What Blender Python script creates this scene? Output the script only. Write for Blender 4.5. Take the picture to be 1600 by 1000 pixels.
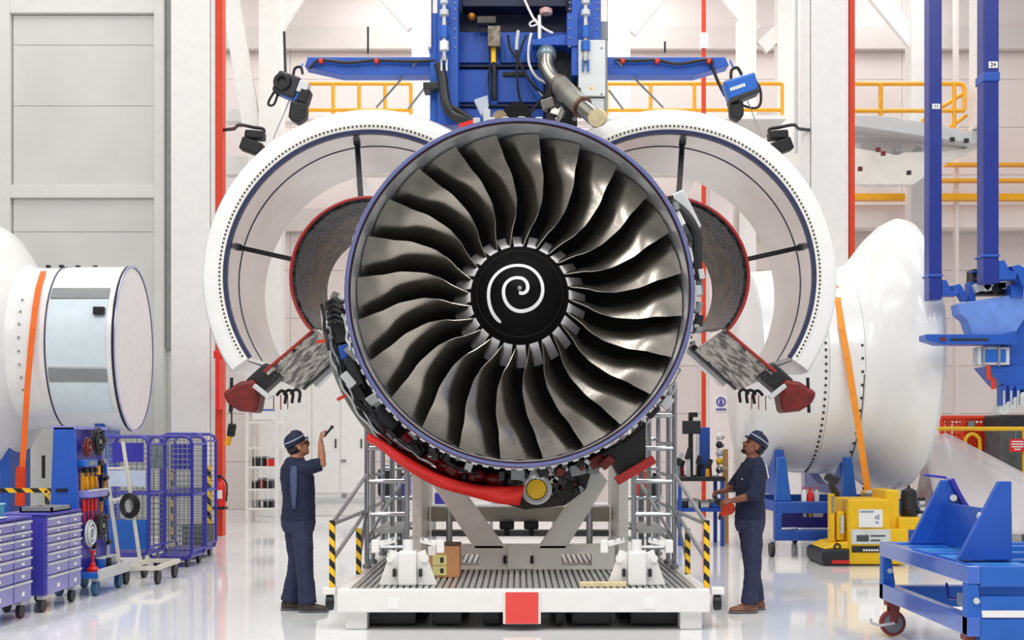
import bpy, bmesh, math, random
from mathutils import Vector, Matrix, Euler
random.seed(7)
PI = math.pi
for o in list(bpy.data.objects): bpy.data.objects.remove(o)
SC = bpy.context.scene
COL = SC.collection
# ---------------------------------------------------------------- camera
FPX = 1872.0; PX0 = 812.0; PY0 = 690.0; CAMZ = 1.70
cam = bpy.data.cameras.new('camera'); camo = bpy.data.objects.new('camera', cam); COL.objects.link(camo)
camo.location = (0, 0, CAMZ); camo.rotation_euler = (PI/2, 0, 0)
cam.sensor_width = 36; cam.lens = FPX/1600*36
cam.shift_x = -(PX0-800)/1600; cam.shift_y = (PY0-500)/1600
cam.clip_end = 200; cam.clip_start = 0.1
SC.camera = camo
# ---------------------------------------------------------------- world, lamps, exposure
w = bpy.data.worlds.new('hall_air'); SC.world = w; w.use_nodes = True
w.node_tree.nodes['Background'].inputs[0].default_value = (1.0, 0.985, 0.975, 1)
w.node_tree.nodes['Background'].inputs[1].default_value = 0.38
def area(name, loc, sx, sy, power, rot=(0,0,0), col=(1,0.985,0.97)):
    l = bpy.data.lights.new(name, 'AREA'); l.shape = 'RECTANGLE'; l.size = sx; l.size_y = sy; l.energy = power; l.color = col
    o = bpy.data.objects.new(name, l); COL.objects.link(o); o.location = loc; o.rotation_euler = rot
    return o
for i, x in enumerate((-9, -3, 3, 9)):                   # rows of high-bay strip lamps under the hall roof
    area('ceiling_lamp', (x, 3, 13.5), 1.4, 14, 820)
    area('ceiling_lamp', (x, 22, 13.5), 1.4, 14, 500)
vs = SC.view_settings
vs.view_transform = 'Standard'; vs.look = 'None'; vs.gamma = 1; vs.use_curve_mapping = False
vs.exposure = 0.06
# ---------------------------------------------------------------- helpers
def at(x, y, D):
    return Vector(((x-PX0)/FPX*D, D, CAMZ-(y-PY0)/FPX*D))
def gx(x, D): return (x-PX0)/FPX*D
def gz(y, D): return CAMZ-(y-PY0)/FPX*D
def lin(c):
    if isinstance(c, str):
        c = c.lstrip('#'); c = [int(c[i:i+2], 16)/255 for i in (0, 2, 4)]
        c = [(v/12.92 if v <= .04045 else ((v+.055)/1.055)**2.4) for v in c]
    return (c[0], c[1], c[2], 1)
MATS = {}
def mat(name, c, rough=.5, metal=0., var=.06, scale=6., bump=0., bscale=40., emit=0., coat=0., alpha=None, c2=None, spec=None, trans=0., lo=.3, hi=.62):
    if name in MATS: return MATS[name]
    m = bpy.data.materials.new(name); m.use_nodes = True; MATS[name] = m
    nt = m.node_tree; b = nt.nodes['Principled BSDF']
    b.inputs['Roughness'].default_value = rough; b.inputs['Metallic'].default_value = metal
    if coat: b.inputs['Coat Weight'].default_value = coat; b.inputs['Coat Roughness'].default_value = .08
    if spec is not None: b.inputs['Specular IOR Level'].default_value = spec
    if alpha is not None: b.inputs['Alpha'].default_value = alpha
    if trans: b.inputs['Transmission Weight'].default_value = trans
    c1 = lin(c); d = lin(c2) if c2 else tuple([min(1, v*(1-var*2.2)) for v in c1[:3]]+[1])
    tc = nt.nodes.new('ShaderNodeTexCoord'); n = nt.nodes.new('ShaderNodeTexNoise'); r = nt.nodes.new('ShaderNodeValToRGB')
    n.inputs['Scale'].default_value = scale; n.inputs['Detail'].default_value = 5
    nt.links.new(tc.outputs['Object'], n.inputs['Vector']); nt.links.new(n.outputs['Fac'], r.inputs['Fac'])
    r.color_ramp.elements[0].color = d; r.color_ramp.elements[0].position = lo
    r.color_ramp.elements[1].color = c1; r.color_ramp.elements[1].position = hi
    nt.links.new(r.outputs['Color'], b.inputs['Base Color'])
    if emit:
        b.inputs['Emission Strength'].default_value = emit; b.inputs['Emission Color'].default_value = c1
    if bump:
        n2 = nt.nodes.new('ShaderNodeTexNoise'); n2.inputs['Scale'].default_value = bscale; n2.inputs['Detail'].default_value = 6
        bp = nt.nodes.new('ShaderNodeBump'); bp.inputs['Strength'].default_value = bump; bp.inputs['Distance'].default_value = .03
        nt.links.new(tc.outputs['Object'], n2.inputs['Vector']); nt.links.new(n2.outputs['Fac'], bp.inputs['Height']); nt.links.new(bp.outputs['Normal'], b.inputs['Normal'])
    return m
def stripemat(name, c1, c2, freq, axis=(0,0,1), slant=1.0, rough=.45):
    """diagonal hazard stripes painted on a post"""
    m = bpy.data.materials.new(name); m.use_nodes = True; nt = m.node_tree; b = nt.nodes['Principled BSDF']; b.inputs['Roughness'].default_value = rough
    tc = nt.nodes.new('ShaderNodeTexCoord'); dt = nt.nodes.new('ShaderNodeVectorMath'); dt.operation = 'DOT_PRODUCT'
    dt.inputs[1].default_value = (axis[0]*freq+slant*freq*(axis[0] == 0), slant*freq*.6, axis[2]*freq + slant*freq*(axis[2] == 0))
    nt.links.new(tc.outputs['Object'], dt.inputs[0])
    fr = nt.nodes.new('ShaderNodeMath'); fr.operation = 'FRACT'; nt.links.new(dt.outputs['Value'], fr.inputs[0])
    gt = nt.nodes.new('ShaderNodeMath'); gt.operation = 'GREATER_THAN'; gt.inputs[1].default_value = .5; nt.links.new(fr.outputs[0], gt.inputs[0])
    mx = nt.nodes.new('ShaderNodeMix'); mx.data_type = 'RGBA'; nt.links.new(gt.outputs[0], mx.inputs['Factor'])
    mx.inputs[6].default_value = lin(c1); mx.inputs[7].default_value = lin(c2)
    nt.links.new(mx.outputs[2], b.inputs['Base Color']); MATS[name] = m
    return m
def wloc(o):
    v = Vector((0, 0, 0))
    while o: v += o.location; o = o.parent
    return v
class MB:
    def __init__(s): s.v = []; s.f = []
    def add(s, vs, fs):
        n = len(s.v); s.v += [Vector(p) for p in vs]; s.f += [tuple(i+n for i in f) for f in fs]; return s
    def box(s, x0, x1, y0, y1, z0, z1):
        if x0 > x1: x0, x1 = x1, x0
        if y0 > y1: y0, y1 = y1, y0
        if z0 > z1: z0, z1 = z1, z0
        return s.add([(x0,y0,z0),(x1,y0,z0),(x1,y1,z0),(x0,y1,z0),(x0,y0,z1),(x1,y0,z1),(x1,y1,z1),(x0,y1,z1)],
                     [(0,3,2,1),(4,5,6,7),(0,1,5,4),(1,2,6,5),(2,3,7,6),(3,0,4,7)])
    def obox(s, c, size, rot=(0,0,0)):
        m = Euler(rot).to_matrix() if not isinstance(rot, Matrix) else rot
        t = MB().box(-size[0]/2, size[0]/2, -size[1]/2, size[1]/2, -size[2]/2, size[2]/2)
        c = Vector(c); return s.add([m@p+c for p in t.v], t.f)
    def bar(s, p0, p1, w, h, up=(0,0,1)):
        """rectangular bar from p0 to p1; w across, h along up"""
        p0 = Vector(p0); p1 = Vector(p1); d = (p1-p0); L = d.length; d.normalize(); u = Vector(up)
        if abs(d.dot(u)) > .98: u = Vector((0,1,0))
        sd = d.cross(u).normalized(); u = sd.cross(d)
        q = []
        for p in (p0, p1):
            for a, b in ((-1,-1),(1,-1),(1,1),(-1,1)): q.append(p+sd*(a*w/2)+u*(b*h/2))
        return s.add(q, [(3,2,1,0),(4,5,6,7),(0,1,5,4),(1,2,6,5),(2,3,7,6),(3,0,4,7)])
    def tube(s, pts, r, n=8, closed=False, caps=True):
        pts = [Vector(p) for p in pts]; N = len(pts); rr = r if hasattr(r, '__len__') else [r]*N
        base = len(s.v); pu = None
        for i, p in enumerate(pts):
            if closed: d = pts[(i+1) % N]-pts[i-1]
            else: d = pts[min(i+1, N-1)]-pts[max(i-1, 0)]
            d.normalize()
            u = pu if pu is not None else (Vector((0,0,1)) if abs(d.z) < .9 else Vector((0,1,0)))
            u = (u-d*u.dot(d))
            if u.length < 1e-4: u = d.orthogonal()
            u.normalize(); pu = u; v = d.cross(u)
            for k in range(n):
                a = 2*PI*k/n; s.v.append(p+u*(math.cos(a)*rr[i])+v*(math.sin(a)*rr[i]))
        M = N if closed else N-1
        for i in range(M):
            for k in range(n):
                a = base+i*n+k; b = base+i*n+(k+1) % n; c = base+((i+1) % N)*n+(k+1) % n; d = base+((i+1) % N)*n+k
                s.f.append((a, b, c, d))
        if caps and not closed:
            s.f.append(tuple(base+k for k in reversed(range(n)))); s.f.append(tuple(base+(N-1)*n+k for k in range(n)))
        return s
    def cyl(s, p0, p1, r, n=16, r1=None): return s.tube([p0, p1], [r, r if r1 is None else r1], n)
    def lathe(s, prof, c=(0,0,0), a0=0, a1=360, n=64, axis='y', closed=False):
        """prof: list of (r, t): radius and position along the axis; angle measured in the X-Z plane for axis y"""
        full = abs(a1-a0) >= 359.9; N = n if full else n+1; base = len(s.v); P = len(prof); c = Vector(c)
        for i in range(N):
            a = math.radians(a0+(a1-a0)*i/n); ca, sa = math.cos(a), math.sin(a)
            for r, t in prof:
                if axis == 'y': s.v.append(c+Vector((r*ca, t, r*sa)))
                elif axis == 'x': s.v.append(c+Vector((t, r*ca, r*sa)))
                else: s.v.append(c+Vector((r*ca, r*sa, t)))
        for i in range(n):
            i2 = (i+1) % N
            for j in range(P if closed else P-1):
                j2 = (j+1) % P
                s.f.append((base+i*P+j, base+i2*P+j, base+i2*P+j2, base+i*P+j2))
        if closed and not full:
            s.f.append(tuple(base+j for j in range(P))); s.f.append(tuple(base+n*P+j for j in reversed(range(P))))
        return s
    def prism(s, poly, p, axis='y', t=.1):
        """poly: list of (a,b) points; extruded by t along axis starting at p on that axis"""
        n = len(poly); q = []
        for k in (p, p+t):
            for a, b in poly:
                q.append((a, k, b) if axis == 'y' else ((k, a, b) if axis == 'x' else (a, b, k)))
        return s.add(q, [tuple(reversed(range(n))), tuple(range(n, 2*n))]+[(i, (i+1) % n, n+(i+1) % n, n+i) for i in range(n)])
    def sphere(s, c, r, n=12, m=8, sc=(1,1,1)):
        prof = [(max(1e-4, math.sin(PI*i/m)), -math.cos(PI*i/m)) for i in range(m+1)]
        t = MB().lathe(prof, n=n, axis='z'); c = Vector(c)
        return s.add([Vector((p.x*sc[0]*r, p.y*sc[1]*r, p.z*sc[2]*r))+c for p in t.v], t.f)
    def xf(s, m):
        s.v = [m@p for p in s.v]; return s
    def mesh(s, name, mats, smooth=False, angle=35, off=Vector((0,0,0))):
        me = bpy.data.meshes.new(name); me.from_pydata([p-off for p in s.v], [], s.f)
        bm = bmesh.new(); bm.from_mesh(me); bmesh.ops.remove_doubles(bm, verts=bm.verts, dist=1e-5)
        bmesh.ops.recalc_face_normals(bm, faces=bm.faces); bm.to_mesh(me); bm.free()
        if smooth:
            me.polygons.foreach_set('use_smooth', [True]*len(me.polygons)); me.set_sharp_from_angle(angle=math.radians(angle))
        me.materials.append(mats)
        return me
    def build(s, name, m, parent=None, smooth=False, bevel=0., angle=35, label=None, kind=None):
        me = s.mesh(name, m, smooth, angle, wloc(parent) if parent else Vector((0,0,0)))
        o = bpy.data.objects.new(name, me); COL.objects.link(o)
        if parent: o.parent = parent
        if bevel:
            b = o.modifiers.new('edge', 'BEVEL'); b.width = bevel; b.segments = 2; b.limit_method = 'ANGLE'
        if label: o['label'] = label
        if kind: o['kind'] = kind
        return o
def thing(name, label, cat, loc=(0,0,0), group=None):
    o = bpy.data.objects.new(name, None); COL.objects.link(o); o.location = loc; o.empty_display_size = .1
    o['label'] = label; o['category'] = cat
    if group: o['group'] = group
    return o
def tag(o, label, cat, group=None):
    o['label'] = label; o['category'] = cat
    if group: o['group'] = group
    return o
def struct(o): o['kind'] = 'structure'; return o
def copy_tree(o, parent=None):
    c = o.copy(); COL.objects.link(c); c.parent = parent
    for ch in list(o.children): copy_tree(ch, c)
    return c
def inst(me, name, parent, loc, rot=(0,0,0), sc=(1,1,1)):
    o = bpy.data.objects.new(name, me); COL.objects.link(o); o.parent = parent; o.location = loc; o.rotation_euler = rot; o.scale = sc
    return o
def arc(c, r, a0, a1, n, y=None):
    return [Vector((c[0]+r*math.cos(math.radians(a0+(a1-a0)*i/n)), y if y is not None else c[1], c[2]+r*math.sin(math.radians(a0+(a1-a0)*i/n)))) for i in range(n+1)]
def sag(p0, p1, d, n=10):
    p0 = Vector(p0); p1 = Vector(p1)
    return [p0.lerp(p1, i/n)-Vector((0, 0, d*4*(i/n)*(1-i/n))) for i in range(n+1)]
def spline(pts, n=6):
    """Catmull-Rom through pts"""
    P = [Vector(p) for p in pts]; P = [P[0]*2-P[1]]+P+[P[-1]*2-P[-2]]; out = []
    for i in range(1, len(P)-2):
        for k in range(n):
            t = k/n; a, b, c, d = P[i-1], P[i], P[i+1], P[i+2]
            out.append(.5*((2*b)+(c-a)*t+(2*a-5*b+4*c-d)*t*t+(3*b-a-3*c+d)*t**3))
    out.append(P[-2]); return out
FONT = {}
def text(body, name, m, parent, loc, size, rot=(PI/2,0,0), align='CENTER', depth=.002):
    cu = bpy.data.curves.new(name, 'FONT'); cu.body = body; cu.size = size; cu.align_x = align; cu.align_y = 'CENTER'; cu.extrude = depth; cu.resolution_u = 2
    t = bpy.data.objects.new(name, cu); COL.objects.link(t)
    dg = bpy.context.evaluated_depsgraph_get(); me = bpy.data.meshes.new_from_object(t.evaluated_get(dg)); bpy.data.objects.remove(t)
    me.materials.clear(); me.materials.append(m)
    o = bpy.data.objects.new(name, me); COL.objects.link(o); o.location = Vector(loc)-(wloc(parent) if parent else Vector()); o.rotation_euler = rot; o.parent = parent
    return o
# ---------------------------------------------------------------- materials
M = {}
M['white'] = mat('white_paint', '#f1efec', .38, var=.02)
M['gel'] = mat('white_gelcoat', '#f0f0ee', .25, var=.015, coat=.3)
M['wall'] = mat('wall_white', '#efe4e1', .6, var=.02, scale=.7)
M['wallg'] = mat('wall_grey_panel', '#dbdbd7', .55, var=.03, scale=1.2)
M['wallg2'] = mat('wall_grey_frame', '#e4e4e0', .5, var=.02)
M['groove'] = mat('groove_grey', '#9a9c9a', .6)
M['orange'] = mat('orange_red_paint', '#dc3a0e', .45, var=.03)
M['red'] = mat('red_paint', '#e8251c', .45, var=.05)
M['dred'] = mat('dark_red_fitting', '#7a1a16', .5, var=.2, scale=14, bump=.3, bscale=18)
M['blue'] = mat('blue_paint', '#2459bb', .35, var=.06, scale=3)
M['blue2'] = mat('bright_blue_paint', '#1f63c0', .35, var=.05, scale=3)
M['blue3'] = mat('violet_blue_paint', '#3a35a8', .35, var=.05)
M['lblue'] = mat('light_blue_panel', '#6f97e6', .4, var=.08)
M['yellow'] = mat('yellow_paint', '#f6c60d', .4, var=.04)
M['yrail'] = mat('amber_rail_paint', '#f4ae16', .4, var=.04)
M['black'] = mat('black_rubber', '#101013', .5, var=.1)
M['dark'] = mat('dark_grey', '#26272b', .5, var=.15)
M['grey'] = mat('mid_grey', '#8d9092', .5, var=.05)
M['lgrey'] = mat('light_grey_metal', '#cfd1d2', .4, .1, var=.04)
M['alu'] = mat('aluminium_tube', '#b9bcc0', .28, .85, var=.05)
M['steel'] = mat('brushed_steel', '#a9a59c', .3, .9, var=.12, scale=5)
M['beige'] = mat('cream_paint', '#f3f0e8', .45, var=.03)
M['wood'] = mat('pale_wood', '#ead9ad', .6, var=.1, scale=20)
M['card'] = mat('cardboard', '#c58b5e', .8, var=.06)
M['navy'] = mat('navy_cloth', '#1b2340', .85, var=.12, scale=9, bump=.25, bscale=26)
M['navy2'] = mat('slate_blue_cloth', '#2d3350', .85, var=.1, scale=9, bump=.25, bscale=22)
M['haz'] = stripemat('hazard_stripes', '#15151a', '#f4c315', 7.6)
M['paper'] = mat('white_print', '#f4f4f2', .6, var=.01)
# ================================================================ THE HALL
def floor():
    m = mat('epoxy_floor', '#f1f2f2', .07, var=.035, scale=.6, spec=.6)
    b = MB().box(-34, 34, -6, 30.4, -.2, 0)
    f = struct(b.build('floor', m)); f['label'] = 'glossy pale grey epoxy hall floor'
    return f
floor()
def back_wall():
    D = 30.0
    root = struct(MB().box(-34, 34, D+.12, D+.4, 0, 15).build('wall_back', M['wall'])); root['label'] = 'pale pinkish white sheeted back wall of the hall'
    mb = MB().box(-1.914, 1.914, .07, .1, -.594, .594); me = mb.mesh('panel', M['wall'])
    for k in range(12):                       # sheeting panels with recessed joints
        for i in range(-4, 5):
            inst(me, 'panel', root, (i*3.84, D+.02, .6+k*1.2))
    g = mat('girt_paint', '#ddd4d1', .5, var=.015)
    for z in (gz(345, 30), gz(62, 30)):
        MB().box(-20, 20, D-.18, D+.02, z-.28, z+.28).build('girt', g, root)
    return root
back_wall()
def left_wall():
    D = 22.3
    x0, x1 = gx(-260, D), gx(258, D)
    root = struct(MB().box(x0, gx(330, D), D+.1, D+.35, 0, 13).build('wall_left', M['wallg'])); root['label'] = 'light grey panelled sliding hangar door wall'
    for a, b in ((2, 18), (243, 258), (-250, -235)):
        MB().box(gx(a, D), gx(b, D), D-.1, D+.1, 0, 13).build('stile', M['wallg2'], root, bevel=.01)
    MB().box(gx(-1, D), gx(2, D), D+.02, D+.1, 0, 13).build('joint', M['groove'], root)
    MB().box(gx(259, D), gx(267, D), D+.0, D+.1, gz(545, D), 13).build('track_slot', M['groove'], root)
    for a, b in ((0, 22), (290, 310)):
        MB().box(gx(18, D), gx(243, D), D-.08, D+.1, gz(a, D), gz(b, D)).build('rail', M['wallg2'], root, bevel=.01)
        MB().box(gx(-235, D), gx(-1, D), D-.08, D+.1, gz(a, D), gz(b, D)).build('rail', M['wallg2'], root, bevel=.01)
    ys = [22, 70, 165, 262, 290]
    rows = [(-60, -1), (24, 69), (71, 164), (166, 262), (263, 289), (311, 361), (363, 545), (546, 700), (701, 838)]
    for a, b in rows:
        for c, d in ((20, 241), (-233, -3)):
            MB().box(gx(c, D), gx(d, D), D+.02, D+.12, gz(a-.7, D), gz(b+.7, D)).build('panel', M['wallg'], root, bevel=.006)
    return root
left_wall()
def hall_columns():
    D = 21.3
    c1 = struct(MB().box(gx(267, D), gx(328, D), D, D+.7, 0, 13).build('trim_1', M['white'], bevel=.01)); c1['label'] = 'wide white steel hall column beside the grey wall'
    MB().box(gx(329, D), gx(336, D), D+.02, D+.6, 0, 13).build('flange', M['white'], c1)
    MB().box(gx(338, D), gx(348.5, D), D-.03, D+.2, .02, 13).build('orange_edge', M['orange'], c1, label='orange red painted edge strip')
    c2 = struct(MB().box(gx(1268, D), gx(1326, D), D, D+.7, 0, 13).build('trim_2', M['white'], bevel=.01)); c2['label'] = 'wide white steel hall column with orange edge on the right'
    MB().box(gx(1253, D), gx(1267, D), D+.05, D+.7, 0, 13).build('flange', M['white'], c2)
    MB().box(gx(1327, D), gx(1335, D), D-.03, D+.2, .02, 13).build('orange_edge', M['orange'], c2)
    MB().tube([at(1244, -60, D), at(1244, 240, D)], .03, 8).build('conduit', M['lgrey'], c2)
    # slender white columns of the crane bay in the rear, with diagonal bracing
    D = 27.0; n = 3
    for a, b in ((404, 440), (643, 671), (950, 985), (1155, 1182), (1216, 1250), (1424, 1452)):
        o = struct(MB().box(gx(a, D), gx(b, D), D, D+.45, 0, 13).build('trim_%d' % n, M['white'], bevel=.01)); n += 1
        o['label'] = 'slender white steel column of the rear bay'
    for p, q, wd in (((348, -80), (404, 260), .4), ((520, -95), (425, 55), .34), ((590, -20), (645, 42), .3), ((1080, -70), (985, 50), .3), ((1125, -20), (1180, 50), .32),
                  ((1270, 0), (1190, 75), .32), ((1362, -15), (1430, 68), .36), ((560, 280), (620, 400), .3), ((1075, 280), (1050, 330), .3)):
        o = struct(MB().bar(at(p[0], p[1], D+.2), at(q[0], q[1], D+.2), .16, wd, (1, 0, 0)).build('trim_%d' % n, M['white'])); n += 1
        o['label'] = 'white diagonal steel brace of the rear bay'
    # orange tube column at rear right of the pylon
    D = 25.0
    o = struct(MB().box(gx(1097, D), gx(1103, D), D, D+.1, 0, 13).build('trim_%d' % n, M['orange'])); n += 1; o['label'] = 'thin orange painted upright pipe behind the right cowl'
    MB().box(gx(1094, D), gx(1106, D), D-.05, D+.1, gz(76, D), gz(52, D)).build('white_band', M['white'], o)
    # white wall crane beams seen through the cowls
    for y, h in ((258, 14), (180, 9)):
        o = struct(MB().box(gx(350, 28), gx(1250, 28), 28, 28.4, gz(y+h, 28), gz(y-h, 28)).build('trim_%d' % n, M['white'])); n += 1; o['label'] = 'white horizontal runway beam on the rear columns'
hall_columns()
# ================================================================ THE ENGINE
EC = Vector((0, 0, 3.107))
M['blade'] = mat('titanium_blade', '#aba59b', .27, .95, var=.12, scale=3.5, bump=.05, bscale=60)
M['liner'] = mat('fan_case_liner', '#b4b7bb', .35, .3, var=.08)
M['lip'] = mat('polished_lip', '#9399d4', .2, .8, var=.05)
M['spin'] = mat('spinner_black', '#030304', .6, var=.1, spec=.15)
M['void'] = mat('void_black', '#050506', .8, var=.1)
M['foil'] = mat('crinkled_foil', '#c9c3ba', .26, .8, lo=.4, hi=.58, c2='#1a1817', scale=8, bump=1., bscale=22)
M['brown'] = mat('scorched_liner', '#5e4826', .4, .2, lo=.38, hi=.6, c2='#0c0a08', scale=8, bump=.6, bscale=30)
M['char'] = mat('charred_blanket', '#31343d', .3, .4, lo=.44, hi=.66, c2='#050507', scale=13, bump=1., bscale=24)
M['silver'] = mat('polished_duct', '#e8e6e5', .2, .75, var=.06, scale=1.6)
M['edgeblue'] = mat('navy_seal', '#2b3357', .4, var=.1)
M['seal'] = mat('red_seal', '#a51f1b', .45, var=.1)
M['filler'] = mat('filler_plate', '#f2f1f2', .4, 0., var=.03)
engine = thing('jet_engine', 'large turbofan jet engine with dark curved fan blades and white spiral spinner', 'engine', (0, 12.0, .66))
def interp(t, xs, ys):
    if t <= xs[0]: return ys[0]
    for i in range(len(xs)-1):
        if t <= xs[i+1]:
            u = (t-xs[i])/(xs[i+1]-xs[i]); u = u*u*(3-2*u)*.5+u*.5
            return ys[i]*(1-u)+ys[i+1]*u
    return ys[-1]
def blade_mesh():
    NR, NC = 18, 10; mb = MB(); R0, R1 = .49, 1.583
    rs = [.49, .61, .775, .92, 1.118, 1.354, 1.585]
    def P(r, c, side):
        le = interp(r, rs, [2.6, -1.0, -5.6, -6.6, -5.0, -1.7, 0])
        dth = interp(r, [.49, .7, 1.0, 1.3, 1.585], [3, 6, 11, 14.5, 16.5])
        dep = interp(r, [.49, .8, 1.2, 1.585], [.50, .54, .54, .46])
        d0 = interp(r, [.49, .9, 1.2, 1.585], [11.60, 11.52, 11.52, 11.62])
        f = lambda c: (math.radians(le+dth*(1-(1-c)**3.0)), d0+dep*(c**1.1 if c > 0 else 0))
        a, d = f(c); a2, d2 = f(min(1, c+.02)); a1, d1 = f(max(0, c-.02))
        tx, ty = (a2-a1)*r, d2-d1; L = math.hypot(tx, ty)
        tm = interp(r, [.49, 1.585], [.040, .014]); th = tm*(.18+.82*(max(0, 4*c*(1-c)))**.5)*.5
        if c <= 0 or c >= 1: th = tm*.12
        nx, ny = ty/L, -tx/L                     # facing +theta and the viewer
        a += side*nx*th/r; d += side*ny*th
        return Vector((r*math.cos(a), d, r*math.sin(a)))
    ring = []
    for i in range(NR+1):
        r = R0+(R1-R0)*i/NR; row = [P(r, j/NC, 1) for j in range(NC+1)]+[P(r, j/NC, -1) for j in range(NC, -1, -1)]
        ring.append(row)
    n = len(ring[0]); vs = [p for row in ring for p in row]; fs = []
    for i in range(NR):
        for k in range(n): fs.append((i*n+k, i*n+(k+1) % n, (i+1)*n+(k+1) % n, (i+1)*n+k))
    fs.append(tuple(range(n))); fs.append(tuple(NR*n+k for k in reversed(range(n))))
    mb.add(vs, fs)
    return mb.mesh('fan_blade', M['blade'], True, 50)
bm_ = blade_mesh(); rel = EC-engine.location
for k in range(24):
    # rotation about the engine axis (Y): angles measured from +X towards +Z
    inst(bm_, 'fan_blade', engine, (rel.x, -engine.location.y, rel.z), (0, -math.radians(98.2+15*k), 0))
fm = MB()
prof = []
for j in range(7):
    d = 11.56+.09*j; prof.append((.485+.03*j, d))
fm.lathe([(r, d) for r, d in prof]+[(r-.02, d) for r, d in reversed(prof)], a0=0, a1=10.2, n=4, closed=True)
fme = fm.mesh('annulus_filler', M['filler'], True)
for k in range(24):
    inst(fme, 'annulus_filler', engine, (rel.x, -engine.location.y, rel.z), (0, -math.radians(98.2+15*k+3.2), 0))
E = lambda: EC.copy()
# spinner cone
sp = [(.001, 10.98), (.03, 10.985), (.10, 11.03), (.22, 11.15), (.33, 11.30), (.42, 11.44), (.475, 11.55), (.478, 11.62), (.40, 11.63)]
spinner = MB().lathe(sp, EC, n=72).build('spinner', M['spin'], engine, True, angle=60, label='matt black spinner cone')
MB().lathe([(.405, 11.408), (.412, 11.419), (.409, 11.424)], EC, n=72).build('joint_ring', M['dark'], spinner)
def cone_d(r):
    for (r0, d0), (r1, d1) in zip(sp, sp[1:]):
        if r0 <= r <= r1: return d0+(d1-d0)*(r-r0)/(r1-r0)
    return 11.5
sv, sf = [], []; A = [-100, -90, 0, 90, 180, 270, 360, 450, 540, 598]; RR = [28, 32, 55, 76, 112, 148, 162, 178, 220, 252]
N = 110
for i in range(N+1):
    a = -100+698*i/N; r = interp(a, A, RR)/4.545/166
    wd = .0155 if i not in (0, N) else .008
    for q in (-1, 1):
        rr = r+q*wd; sv.append(EC+Vector((rr*math.cos(math.radians(a)), cone_d(rr)-.004, rr*math.sin(math.radians(a)))))
        sv.append(EC+Vector((rr*math.cos(math.radians(a)), cone_d(rr)+.004, rr*math.sin(math.radians(a)))))
for i in range(N):
    b = i*4; c = b+4
    sf += [(b, b+2, c+2, c), (b+1, c+1, c+3, b+3), (b, c, c+1, b+1), (b+2, b+3, c+3, c+2)]
MB().add(sv, sf).build('spiral_mark', mat('white_spiral', '#f6f6f6', .5, var=.01), spinner, True, label='white painted spiral')
MB().sphere(EC+Vector((0, 10.985, 0)), .022).build('tip_cap', M['grey'], spinner, True)
# fan case
MB().lathe([(1.60, 12.35), (1.596, 11.62), (1.592, 11.45), (1.588, 11.36), (1.598, 11.318), (1.604, 11.33), (1.606, 12.35)], EC, n=144, closed=True).build('case_liner', M['liner'], engine, True)
MB().lathe([(1.606, 11.318), (1.616, 11.29), (1.645, 11.29), (1.658, 11.32), (1.660, 11.42), (1.606, 11.42)], EC, n=144, closed=True).build('inlet_lip', M['lip'], engine, True, label='polished lilac-grey lip ring')
MB().lathe([(1.597, 11.3175), (1.6045, 11.300), (1.6075, 11.306), (1.603, 11.32)], EC, n=144, closed=True).build('lip_seam', mat('dark_seam', '#4a2a26', .4), engine, True)
MB().lathe([(1.62, 11.42), (1.635, 11.42), (1.645, 12.5), (1.62, 12.5)], EC, n=96, closed=True).build('fan_case', mat('fan_case_grey', '#6b6d70', .4, .5), engine, True)
MB().lathe([(.001, 12.30), (1.6, 12.32), (1.6, 12.40), (.001, 12.42)], EC, n=48).build('dark_void_disc', M['void'], engine)  # black disc added to stand for the darkness deep behind the blades
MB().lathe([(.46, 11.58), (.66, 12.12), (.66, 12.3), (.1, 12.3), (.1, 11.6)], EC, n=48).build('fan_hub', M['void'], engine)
# scalloped bolting flange: lugs round the case
lug = MB().box(-.028, .028, -.012, .012, 0, .036); lug.cyl((0, -.02, .022), (0, .02, .022), .009, 6)
lme = lug.mesh('flange_lug', M['white'])
for k in range(96):
    a = math.radians(k*3.75); p = EC+Vector((1.648*math.cos(a), 11.46, 1.648*math.sin(a)))-engine.location
    inst(lme, 'flange_lug', engine, p, (0, PI/2-a, 0))
MB().lathe([(1.63, 11.445), (1.668, 11.445), (1.668, 11.475), (1.63, 11.475)], EC, n=120, closed=True).build('flange_ring', M['white'], engine, True)
# core casing and exhaust behind
MB().lathe([(.9, 12.4), (.85, 13.0), (.62, 13.8), (.55, 14.6), (.3, 15.3), (.02, 15.6)], EC, n=48).build('core_casing', mat('core_metal', '#6d675e', .4, .6, var=.2), engine, True)
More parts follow.
